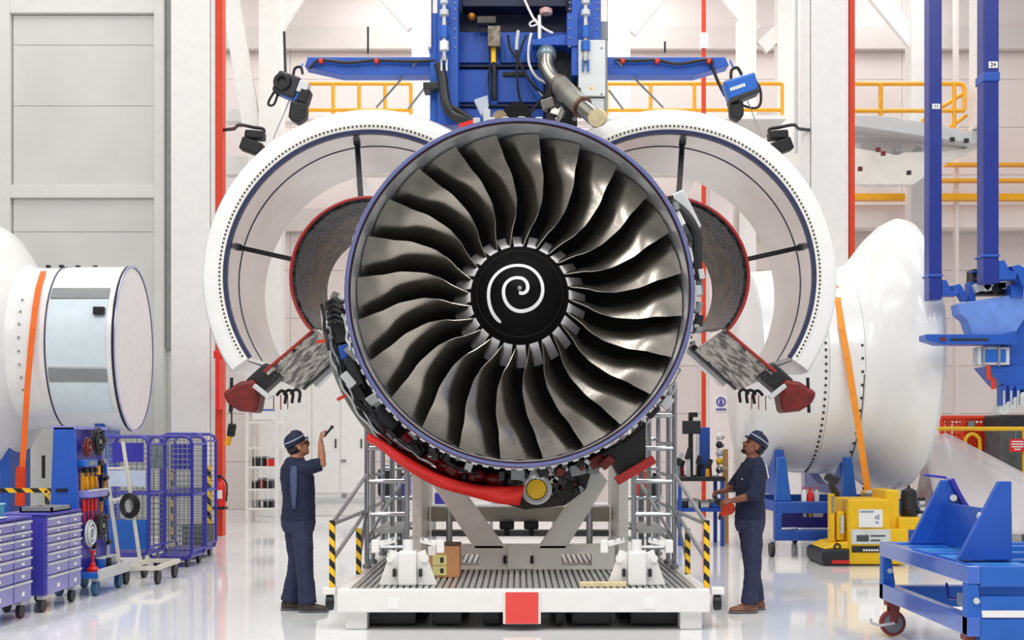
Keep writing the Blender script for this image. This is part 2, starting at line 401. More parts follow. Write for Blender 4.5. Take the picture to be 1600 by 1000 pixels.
# ---- accessories bolted round the case
def pol(r, a, d): return EC+Vector((r*math.cos(math.radians(a)), d, r*math.sin(math.radians(a))))
rnd = random.Random(3)
MB().lathe([(1.99, 12.22), (2.03, 12.20), (2.03, 12.32), (1.99, 12.32)], EC, 182, 233, 40, closed=True).build('cowl_land', mat('cowl_land_grey', '#d2d2c8', .35, .4), engine, True)
MB().lathe([(1.66, 12.34), (2.0, 12.30), (2.0, 12.36), (1.66, 12.40)], EC, 179, 240, 40, closed=True).build('bulkhead', mat('bulkhead_dark', '#3c3d3a', .5, .3, c2='#15161a', scale=10), engine, True)
def rot_a(a): return Matrix.Rotation(-math.radians(a), 3, 'Y')
for r, a, d, sz, mm in ((1.78, 181, 12.1, (.12, .3, .12), 'lgrey'), (1.86, 187, 12.15, (.22, .2, .05), 'lgrey'), (1.78, 190, 12.1, (.2, .25, .2), 'dark'), (1.82, 196, 12.05, (.12, .12, .14), 'blue'),
                        (1.80, 203, 12.1, (.1, .3, .3), 'dark'), (1.85, 209, 12.1, (.08, .2, .2), 'black'), (1.78, 214, 12.0, (.14, .16, .10), 'lgrey'),
                        (1.76, 232, 11.95, (.12, .2, .12), 'lgrey'), (1.80, 236, 11.9, (.12, .2, .12), 'dark')):
    MB().obox(pol(r, a, d), sz, rot_a(a)).build('accessory_box', M[mm], engine, bevel=.012)
for k in range(26):                        # dense small hardware in the left crescent
    a = rnd.uniform(178, 226); s_ = rnd.uniform(.03, .09)
    MB().obox(pol(rnd.uniform(1.70, 1.95), a, rnd.uniform(11.95, 12.25)), (s_, rnd.uniform(.05, .15), s_*rnd.uniform(.6, 2.2)), rot_a(a+rnd.uniform(-30, 30))).build('unit', M[rnd.choice(['dark', 'black', 'lgrey', 'grey', 'black', 'steel', 'white'])], engine, bevel=.008)
for r_, a0_, a1_, rd, mm in ((1.93, 182, 228, .016, 'alu'), (1.89, 184, 226, .013, 'black'), (1.85, 192, 220, .02, 'dark'), (1.72, 183, 212, .014, 'alu'), (1.97, 186, 230, .012, 'lgrey')):
    MB().tube([pol(r_+.012*math.sin(i*1.3), a0_+(a1_-a0_)*i/24, 12.05) for i in range(25)], rd, 8).build('pipe', M[mm], engine, True)
for k in range(5):
    a = 180.5+1.6*k
    MB().tube(spline([pol(1.70, a, 11.9), pol(1.76, a+.6, 11.85), pol(1.84, a-.6, 11.88), pol(1.92, a+.4, 11.95)], 4), .02, 8).build('hose', M['black'], engine, True)
for a in (191, 208): MB().obox(pol(2.03, a, 12.15), (.13, .03, .03), rot_a(a)).build('red_streamer', M['orange'], engine)
MB().tube([pol(1.80, 217, 12.0), pol(1.79, 226, 12.0)], .115, 16).build('oil_tank', M['dark'], engine, True, bevel=.02)
for a in (229.5, 234.5):
    MB().cyl(pol(1.80, a, 11.9), pol(1.80, a+3, 11.9), .09, 14).build('red_canister', mat('crimson', '#8c0f1c', .3, var=.1, coat=.4), engine, True)
MB().lathe([(1.65, 12.0), (1.80, 11.98), (1.86, 12.1), (1.86, 12.3), (1.65, 12.35)], EC, 226, 300, 40, closed=True).build('lower_fairing', mat('fairing_dark', '#2b2a28', .5, .3, c2='#0d0d0e', scale=14, bump=.6), engine, True)
for k in range(30):
    a = rnd.uniform(232, 300); s_ = rnd.uniform(.05, .12)
    MB().obox(pol(rnd.uniform(1.70, 1.84), a, rnd.uniform(11.7, 11.95)), (s_, rnd.uniform(.08, .2), s_*rnd.uniform(.6, 1.6)), rot_a(a+rnd.uniform(-30, 30))).build('unit', M[rnd.choice(['dark', 'black', 'black', 'lgrey', 'dred', 'grey'])], engine, bevel=.012)
for a in (241, 246, 251, 256, 262):
    MB().sphere(pol(1.80, a, 11.85), .085, 14, 10, (1.2, .8, .8)).build('red_canister', mat('crimson', '#8c0f1c', .3, var=.1, coat=.4), engine, True)
for k in range(22):                        # pipes hugging the case
    a = rnd.uniform(181, 330); r = rnd.uniform(1.68, 1.95 if a < 235 else 1.8); L = rnd.uniform(5, 16); d = rnd.uniform(11.65, 12.2)
    pts = [pol(r+rnd.uniform(-.015, .015), a+L*t/6, d+rnd.uniform(-.04, .04)) for t in range(7)]
    MB().tube(spline(pts, 3), rnd.uniform(.009, .02), 6).build('pipe', M[rnd.choice(['lgrey', 'alu', 'dark', 'black', 'steel'])], engine, True)
for k in range(46):                        # small brackets, clips and unions along the lower flange
    a = rnd.uniform(236, 330) if k < 34 else rnd.uniform(-40, 45); r = rnd.uniform(1.67, 1.76); s = rnd.uniform(.03, .09)
    MB().obox(pol(r, a, rnd.uniform(11.55, 11.9)), (s, rnd.uniform(.05, .2), s*rnd.uniform(.5, 1.4)), rot_a(a+rnd.uniform(-25, 25))).build('bracket', M[rnd.choice(['dark', 'black', 'lgrey', 'dark', 'grey'])], engine, bevel=.006)
for k in range(16):                        # right-hand harness and brackets
    a = rnd.uniform(-12, 33); s = rnd.uniform(.04, .1)
    MB().obox(pol(rnd.uniform(1.68, 1.80), a, rnd.uniform(11.7, 12.1)), (s, .12, s*1.7), rot_a(a+rnd.uniform(-15, 15))).build('bracket', M[rnd.choice(['dark', 'lgrey', 'white', 'grey'])], engine, bevel=.006)
MB().tube(spline([pol(1.75, 34, 11.8), pol(1.83, 27, 11.8), pol(1.85, 20, 11.8), pol(1.80, 14, 11.8), pol(1.76, 6, 11.8)], 5), .05, 8).build('harness', M['dark'], engine, True)
MB().obox(pol(1.86, 28, 12.0), (.16, .3, .42), rot_a(26)).build('junction_box', M['lgrey'], engine, bevel=.02)
# bottom gearbox with a yellow capped starter port
gb = MB().prism([(-.5, 1.42), (-.45, 1.16), (.05, 1.02), (.45, 1.06), (.66, 1.22), (.72, 1.42)], 11.95, 'y', .44).build('gearbox', mat('gearbox_dark', '#34322f', .45, .5, c2='#141414', scale=18, bump=.5), engine, bevel=.02)
c = at(838, 764, 11.9)
MB().lathe([(.155, .12), (.155, -.05), (.13, -.07), (.105, -.05), (.105, 0)], c, n=32).build('starter_port', M['lgrey'], engine, True)
MB().lathe([(.001, -.065), (.095, -.06), (.1, -.03), (.1, 0)], c, n=32).build('port_cap', M['yellow'], engine, True, label='round yellow port cap')
for k in range(18):
    x = rnd.uniform(.3, .6); z = rnd.uniform(1.2, 1.42); s = rnd.uniform(.03, .09)
    MB().obox((x, 11.9, z), (s, .1, s*rnd.uniform(.6, 1.5)), (0, rnd.uniform(0, 3), 0)).build('bracket', M[rnd.choice(['dark', 'lgrey', 'black', 'grey', 'dred'])], engine, bevel=.008)
# drain mast box with red bar, lower right
p = at(985, 705, 11.9)
MB().prism([(p.x-.32, p.z-.02), (p.x-.05, p.z+.12), (p.x+.14, p.z+.28), (p.x+.14, p.z-.1), (p.x-.1, p.z-.28), (p.x-.2, p.z-.1)], 11.75, 'y', .35).build('drain_box', M['black'], engine, bevel=.015)
MB().bar(at(963, 752, 11.65), at(1022, 717, 11.65), .1, .085).build('red_bar', M['seal'], engine, bevel=.012, label='red padded bar')
# top mounts
MB().obox(at(733, 197, 11.75), (.19, .2, .05), (0, -.28, 0)).build('red_tag_plate', M['red'], engine)
for x in (745, 768, 790, 815, 842):
    MB().obox(at(x, 192+abs(x-812)*.03, 11.7), (.07, .12, .1)).build('mount_lug', M['lgrey'], engine, bevel=.01)
# ================================================================ red protective sheet slung under the case
def sheet():
    mb = MB(); n = 26; vs = []; fs = []
    top = [(575, 676), (600, 690), (640, 716), (690, 742), (740, 756), (790, 760), (820, 757)]
    bot = [(573, 690), (596, 704), (634, 734), (682, 760), (735, 776), (780, 787), (812, 790)]
    T = spline([at(x, y, 11.62) for x, y in top], 4); B = spline([at(x, y, 11.66) for x, y in bot], 4)
    n = len(T); m = 6
    for i in range(n):
        for j in range(m+1):
            t = j/m; p = T[i].lerp(B[i], t); p.y += -.05*math.sin(PI*t)+.012*math.sin(i*.9+j)
            vs.append(p)
        for j in range(m+1):
            t = 1-j/m; p = T[i].lerp(B[i], t); p.y += .62*(1-t*.35)
            vs.append(p)
    k = 2*(m+1)
    for i in range(n-1):
        for j in range(k-1): fs.append((i*k+j, (i+1)*k+j, (i+1)*k+j+1, i*k+j+1))
    o = MB().add(vs, fs).build('protective_cover', M['red'], None, True, angle=60)
    s = o.modifiers.new('thick', 'SOLIDIFY'); s.thickness = .006
    tag(o, 'bright red protective sheet slung under the lower left of the engine', 'cover')
sheet()
# ================================================================ hinged-open cowl halves
def cowl(sgn):
    D0 = 12.6; C = Vector((-sgn*1.575, 0, 3.436))
    nm = 'left' if sgn > 0 else 'right'
    root = thing('cowl_half', 'white open engine cowl half hinged out on the %s of the fan' % nm, 'engine cowl', (C.x, D0+.9, C.z), 'opened cowl halves')
    def ang(a): return a if sgn > 0 else 180-a
    A0, A1 = ang(32), ang(214)
    def P(r, a, d): return C+Vector((r*math.cos(math.radians(ang(a))), d, r*math.sin(math.radians(ang(a)))))
    MB().lathe([(1.545, D0), (1.66, D0-.02), (1.755, D0+.02), (1.79, D0+.12), (1.80, D0+.45), (1.74, D0+1.1), (1.55, D0+1.78), (1.535, D0+1.78), (1.60, D0+1.0), (1.58, D0+.1)], C, A0, A1, 72, closed=True).build('outer_cowl', M['gel'], root, True)
    MB().lathe([(1.515, D0+.02), (1.52, D0+.58), (1.505, D0+1.1), (1.485, D0+1.8), (1.53, D0+1.79), (1.57, D0+1.0), (1.57, D0+.05)], C, A0, A1, 72, closed=True).build('duct_lining', M['silver'], root, True, label='polished silver duct lining')
    MB().lathe([(1.503, D0-.015), (1.542, D0-.02), (1.542, D0+.04), (1.503, D0+.05)], C, A0, A1, 72, closed=True).build('edge_seal', M['edgeblue'], root, True)
    MB().lathe([(1.524, D0+.60), (1.513, D0+.60), (1.513, D0+.617), (1.524, D0+.617)], C, A0, A1, 72, closed=True).build('lining_seam', M['edgeblue'], root, True)
    MB().lathe([(1.545, D0-.012), (1.60, D0-.024), (1.60, D0-.01), (1.545, D0)], C, A0, A1, 72, closed=True).build('bolting_strip', M['beige'], root, True)
    hb = MB()
    for k in range(112):
        a = 34+178*k/111; p = P(1.578, a, D0-.021); hb.cyl(p, p+Vector((0, -.006, 0)), .0115, 6)
    hb.build('bolt_heads', M['dark'], root, kind='stuff')
    for a in (97, 166):
        MB().bar(P(1.50, a, D0+.35), P(.83, a+.6, D0+.12), .05, .05).build('drag_link', M['black'], root)
        MB().obox(P(1.495, a, D0+.35), (.03, .08, .07), rot_a(ang(a))).build('link_bracket', M['dark'], root)
    # inner barrel of the cowl half
    B0, B1 = ang(40), ang(223)
    inner = MB().lathe([(.83, D0+.02), (.80, D0+.15), (.765, D0+.42), (.735, D0+.42), (.79, D0+.04)], C, B0, B1, 56, closed=True).build('barrel_rim', M['char'], root, True, label='charred dark heat blanket rim')
    MB().lathe([(.78, D0+.40), (.74, D0+.8), (.70, D0+1.35), (.665, D0+1.35), (.71, D0+.75), (.745, D0+.40)], C, B0, B1, 56, closed=True).build('inner_barrel', M['brown'], root, True, label='brown scorched inner barrel')
    MB().lathe([(.79, D0+.36), (.765, D0+.36), (.74, D0+.8), (.76, D0+.8)], C, B0, B1, 48, closed=True).build('blanket_strip', M['foil'], root, True)
    MB().tube([P(.835, 40+183*i/60, D0+.01) for i in range(61)]+[P(.9+.6*i/8, 223-1.2*i/8, D0+.01) for i in range(9)], .017, 8).build('red_seal', M['seal'], root, True, label='red rubber edge seal')
    for k in range(14):
        a = rnd.uniform(60, 215); p = P(.80, a, D0+.12); MB().cyl(p, p+Vector((0, -.03, 0)), .014, 6).build('stud', M['lgrey'], inner)
    # lower bifurcation panel
    def Q(r, a, off, d):
        t = math.radians(ang(a)); return C+Vector((r*math.cos(t)-off*math.sin(t)*sgn, d, r*math.sin(t)+off*math.cos(t)*sgn))
    def slab(name, r0, r1, o0, o1, d0, d1, m, par=root, nseg=1, **k):
        vs = [Q(r, 222, o+.09*(d-D0), d) for d in (d0, d1) for r, o in ((r0, o0), (r1, o0), (r1, o1), (r0, o1))]
        return MB().add(vs, [(0,1,2,3), (7,6,5,4), (0,4,5,1), (1,5,6,2), (2,6,7,3), (3,7,4,0)]).build(name, m, par, **k)
    bf = slab('bifurcation_panel', .80, 1.50, 0, .05, D0+.02, D0+1.45, M['foil'], bevel=.01, label='crinkled silver foil bifurcation panel')
    slab('panel_edge', .74, 1.47, -.01, .06, D0+1.45, D0+1.54, M['black'], bf)
    slab('white_rail', .72, 1.35, .0, .1, D0+1.58, D0+1.72, M['gel'], bf)
    for k in range(7):
        r = .9+.09*k; p0 = Q(r, 222, .052, D0+.1+.03*(k % 3)); p1 = Q(r+.06, 222, .058, D0+1.4)
        MB().tube([p0, p0.lerp(p1, .5)+Vector((rnd.uniform(-.02, .02), 0, rnd.uniform(-.02, .02))), p1], .012, 6).build('foil_fold', M['foil'], bf, True)
    MB().obox(Q(1.57, 222, .03, D0+.2), (.3, .3, .22), rot_a(ang(222))).build('end_fitting', M['dark'], root, bevel=.03)
    dr = MB(); base = [(-.02, .17), (.14, .2), (.2, .05), (.16, -.16), (-.02, -.14), (-.15, -.06), (-.2, .06)]
    ctr = at(812-sgn*(812-378), 622, D0)
    dr.prism([(ctr.x+sgn*x, ctr.z+z) for x, z in base], D0-.05, 'y', .34).build('latch_housing', M['dred'], root, bevel=.04, label='dark red latch housing')
    MB().bar(at(812-sgn*415, 590, D0-.1)+Vector((0, 0, -.08)), at(812-sgn*390, 622, D0-.1), .06, .05).build('latch_arm', M['lgrey'], root, bevel=.008)
    for k in range(3):
        p = at(812-sgn*(380-k*11), 618-k*3+k*2, D0+.3)
        MB().tube(spline([p, p+Vector((sgn*.05, 0, .05)), p+Vector((sgn*.1, 0, .02)), p+Vector((sgn*.09, 0, -.09))], 4), .017, 6).build('latch_hook', M['black'], root, True)
        MB().cyl(p+Vector((sgn*-.03, 0, 0)), p+Vector((sgn*-.03, 0, -.16)), .006, 6).build('latch_pin', M['seal'], root)
    MB().tube([at(812-sgn*450, 590, D0-.02), at(812-sgn*452, 645, D0-.02)], .018, 6).build('prop_rod', M['black'], root)
cowl(1); cowl(-1)
# ================================================================ PLATFORM, CRADLE AND WHAT STANDS ON IT
DK = .373
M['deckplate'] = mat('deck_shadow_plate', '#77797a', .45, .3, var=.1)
M['slat'] = mat('galvanised_slat', '#c9cac8', .35, .55, var=.1, scale=12)
def platform():
    r = thing('engine_platform', 'low white wheeled platform with ribbed metal deck under the engine', 'platform', (.03, 12.4, 0))
    X0, X1, D0, D1 = -1.64, 1.71, 10.75, 14.3
    MB().box(X0, X1, D0, D0+.1, .167, DK).build('front_beam', M['white'], r, bevel=.01)
    MB().box(X0, X1, D1-.1, D1, .167, DK).build('rear_beam', M['white'], r, bevel=.01)
    for x in (X0, X1-.1): MB().box(x, x+.1, D0+.1, D1-.1, .167, DK).build('side_beam', M['white'], r, bevel=.01)
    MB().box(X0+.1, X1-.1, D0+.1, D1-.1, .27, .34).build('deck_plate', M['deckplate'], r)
    me = MB().box(-.019, .019, D0+.11-12.4, D1-.11-12.4, .34, DK).mesh('deck_slat', M['slat'])
    n = 53
    for i in range(n): inst(me, 'deck_slat', r, (X0+.1+.04+(X1-X0-.28)*i/(n-1)-.03, 0, 0))
    a, b = gx(786, D0), gx(845, D0)
    MB().box(a, b, D0-.02, D0+.04, .065, .36).build('plate_frame', M['white'], r, bevel=.008)
    MB().box(gx(790, D0), gx(841, D0), D0-.03, D0-.018, .07, .352).build('red_plate', mat('coral_red', '#e94b45', .5, var=.02), r, label='square coral red plate')
    for x in (605, 1005): MB().box(gx(x, D0), gx(x+18, D0), D0-.006, D0+.01, .2, .3).build('blank_label', M['paper'], r)
    for x in (X0+.06, X1-.26):
        for d in (D0+.08, D1-.35):
            MB().box(x, x+.2, d, d+.25, .0, .17).build('corner_leg', M['white'], r, bevel=.015)
    for (x0, x1) in ((567, 650), (676, 722), (755, 782), (866, 880), (893, 955), (985, 1060)):
        MB().box(gx(x0, 11), gx(x1, 11), 11.0, 13.6, .015, .16).build('skid', M['dark'], r, bevel=.02)
    for x in (X0-.09, X1+.09):
        w_ = MB().lathe([(.02, -.03), (.07, -.03), (.075, 0), (.07, .03), (.02, .03)], (x, 10.92, .235), n=20, axis='x').build('bumper_roller', M['black'], r, True)
        MB().box(x-.06, x+.06, 10.86, 10.98, .31, .375).build('roller_bracket', M['white'], r, bevel=.01)
    return r
platform()
def cradle():
    r = thing('engine_cradle', 'cream steel cradle with diagonal braces carrying the engine', 'engine stand', (0, 12.8, DK))
    cr = M['beige']
    for s in (-1, 1):
        x0, x1 = (-1.115, -1.009) if s < 0 else (1.022, 1.128)
        MB().box(x0, x1, 12.42, 13.9, DK+.18, 1.835 if s < 0 else 1.84).build('side_post', cr, r, bevel=.012)
        MB().box(x0, x1, 12.40, 13.95, DK+.002, DK+.2).build('post_foot', cr, r, bevel=.012)
    D = 12.42
    def pq(l): return [(gx(x, D), gz(y, D)) for x, y in l]
    MB().prism(pq([(676, 758), (716, 756), (790, 858), (742, 858)]), D, 'y', .22).build('diagonal_brace', cr, r, bevel=.01)
    MB().prism(pq([(930, 728), (950, 752), (884, 858), (840, 858)]), D, 'y', .22).build('diagonal_brace', cr, r, bevel=.01)
    bb = MB()
    z0, z1 = DK+.002, gz(853, D)
    za, zb = gz(884, D), gz(866, D)
    xs = [gx(x, D) for x in (680, 721, 749, 877, 925, 960)]
    bb.box(xs[0], xs[5], D, D+.3, z0, za); bb.box(xs[0], xs[5], D, D+.3, zb, z1)
    for a, b in ((xs[0], xs[1]), (xs[2], xs[3]), (xs[4], xs[5])): bb.box(a, b, D, D+.3, za, zb)
    bb.build('base_beam', cr, r)
    MB().box(gx(793, D), gx(832, D), D-.03, D+.05, z0, z1+.02).build('splice_block', cr, r, bevel=.01)
    for x in (788, 830, 790, 832):
        MB().box(gx(x-1.5, D), gx(x+1.5, D), D-.04, D, gz(880, D), gz(868, D)).build('pin', M['dark'], r)
    for d in (12.0, 13.3):
        pass
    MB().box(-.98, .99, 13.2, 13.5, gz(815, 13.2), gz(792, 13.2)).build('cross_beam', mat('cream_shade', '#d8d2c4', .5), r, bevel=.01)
    MB().box(-.98, .99, 13.3, 13.5, gz(838, 13.3), gz(829, 13.3)).build('guide_rail', M['grey'], r)
    for x in (792, 830):
        p = at(x, 820, 13.1); MB().obox(p, (.16, .12, .1)).build('clamp', M['dark'], r, bevel=.02); MB().cyl(p+Vector((0, 0, -.12)), p, .03, 8).build('clamp_stem', M['dark'], r)
    for x in (702, 921):
        MB().cyl(at(x, 850, 12.9), at(x, 795, 12.9), .035, 12).build('strut_tube', M['alu'], r, True)
    return r
cradle()
def jack(xc, label):
    D = 10.98
    r = thing('levelling_jack', label, 'jack', (gx(xc, D), D+.12, DK), 'levelling jacks on the platform')
    x = gx(xc, D)
    MB().box(x-.085, x+.085, D, D+.2, DK+.002, DK+.32).build('body', M['white'], r, bevel=.02)
    MB().cyl((x, D+.1, DK+.3), (x, D+.1, DK+.42), .05, 12).build('screw_head', M['white'], r, True)
    for s in (-1, 1):
        MB().prism([(x+s*.085, DK+.002), (x+s*.27, DK+.002), (x+s*.2, DK+.2), (x+s*.16, DK+.33), (x+s*.085, DK+.3)], D+.07, 'y', .05).build('side_web', M['white'], r, bevel=.008)
        MB().cyl((x+s*.16, D+.04, DK+.25), (x+s*.16, D+.16, DK+.25), .035, 10).build('boss', M['white'], r, True)
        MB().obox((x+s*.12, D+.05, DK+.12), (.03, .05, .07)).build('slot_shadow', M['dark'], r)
        MB().obox((x+s*.19, D+.1, DK+.4), (.16, .06, .05), (0, s*.25, 0)).build('clamp_arm', M['white'], r, bevel=.008)
        MB().obox((x+s*.30, D+.1, DK+.36), (.07, .1, .12)).build('clamp_pad', M['white'], r, bevel=.01)
        for k in range(3): MB().cyl((x+s*(.08+.06*k), D+.06, DK+.425), (x+s*(.08+.06*k), D+.06, DK+.45), .012, 6).build('bolt', M['grey'], r)
jack(636, 'white levelling jack bolted on the deck beside the cardboard box')
jack(996, 'white levelling jack bolted on the deck beside the pale plank')
def tower(sgn, ztop, label):
    D0, D1 = 12.55, 14.0
    xo, xi = (-1.60, -1.18) if sgn < 0 else (1.62, 1.195)
    r = thing('scaffold_tower', label, 'scaffold', ((xo+xi)/2, 13.3, DK), 'aluminium scaffold towers beside the cradle')
    uid = [(xo, D0), (xo, D0+.5), (xo, D1), (xi, D0), (xi, D1), ((xo*.55+xi*.45), D0+.7)]
    for x, d in uid:
        MB().cyl((x, d, DK+.07), (x, d, ztop-(0 if x == xo else rnd.uniform(0, .5))), .027, 10).build('upright', M['alu'], r, True)
        MB().lathe([(.001, 0), (.045, 0), (.05, .03), (.02, .06), (.016, .12)], (x, d, DK+.001), n=12, axis='z').build('foot', M['grey'], r, True)
    z = DK+.22; k = 0
    while z < ztop-.05:
        MB().cyl((xo, D0, z), (xi, D0, z), .024, 8).build('rung', M['alu'], r, True)
        MB().cyl((xo, D1, z+.1), (xi, D1, z+.1), .024, 8).build('rung', M['alu'], r, True)
        MB().cyl((xo, D0, z+.05), (xo, D1, z+.05), .022, 8).build('ledger', M['alu'], r, True)
        if k % 2 == 0: MB().cyl((xi, D0, z+.05), (xi, D1, z+.05), .022, 8).build('ledger', M['alu'], r, True)
        z += .345; k += 1
    MB().cyl((xo, D0+.02, DK+.3), (xi, D1, DK+1.2), .018, 8).build('diagonal', M['alu'], r, True)
    MB().box(min(xo, xi)+.06, max(xo, xi)-.06, D0+.1, D1-.1, DK+.36, DK+.40).build('tread_board', M['lgrey'], r)
    for i in range(3):
        x = xo*(.75-.2*i)+xi*(.25+.2*i); MB().cyl((x, D1+.05, DK+.001), (x, D1+.05, ztop-.2*i), .03, 8).build('rear_profile', M['grey'], r, True)
    return r
tower(-1, 2.0, 'aluminium scaffold tower under the red sheet')
tower(1, 2.32, 'taller aluminium scaffold tower beside the red padded bar')
def guard(sgn, label):
    xf = -1.705 if sgn < 0 else 1.70; d0, d1 = 10.9, 12.0
    r = thing('guard_rail', label, 'guard rail', (xf, 11.4, DK), 'striped guard rails on the platform')
    xr = -1.612 if sgn < 0 else 1.682
    pr = 'post'
    MB().box(xf-.025, xf+.025, d0-.025, d0+.025, DK+.003, .985).build('striped_post', M['haz'], r, bevel=.004)
    MB().box(xr-.025, xr+.025, d1-.025, d1+.025, DK+.001, .83).build('striped_post', M['haz'], r, bevel=.004)
    xi = -1.6*1 if sgn < 0 else 1.62
    for z0, z1 in ((.95, .98), (.62, .98), (.95, 1.35)):
        MB().cyl((xf, d0, z0), (xi, 12.5, z1), .02, 8).build('rail_tube', M['alu'], r, True)
    MB().cyl((xr, d1, .5), (xi, 12.55, .98), .018, 8).build('rail_tube', M['alu'], r, True)
guard(-1, 'yellow and black striped guard posts by the worker with raised arm')
guard(1, 'yellow and black striped guard posts by the worker holding the orange tool')
def carton():
    D = 11.7; x0, x1 = gx(668, D), gx(718, D); z1 = DK+.32
    r = thing('cardboard_box', 'brown cardboard box with yellow handling labels on the deck', 'box', ((x0+x1)/2, D+.15, DK))
    MB().box(x0, x1, D, D+.3, DK+.002, z1).build('body', M['card'], r, bevel=.004)
    MB().box(x0-.003, x1+.003, D-.003, D+.303, z1-.012, z1+.004).build('lid_edge', mat('card_dark', '#4a3426', .8), r)
    MB().box(gx(669, D), gx(681, D), D-.004, D, gz(868, D), gz(853, D)).build('white_label', M['paper'], r)
    yl = mat('yellow_label', '#d9d28a', .6)
    for a, b in ((867, 883), (884, 899)):
        l = MB().box(gx(676, D), gx(698, D), D-.006, D, gz(b, D), gz(a, D)).build('yellow_label', yl, r)
        MB().box(gx(688, D), gx(693, D), D-.009, D-.005, gz(b-4, D), gz(a+4, D)).build('arrow_print', M['dark'], l)
carton()
tag(MB().box(gx(905, 11), gx(978, 11), 10.93, 11.0, DK, DK+.045).build('wood_plank', M['wood'], bevel=.008), 'pale wooden plank lying on the deck edge', 'plank')
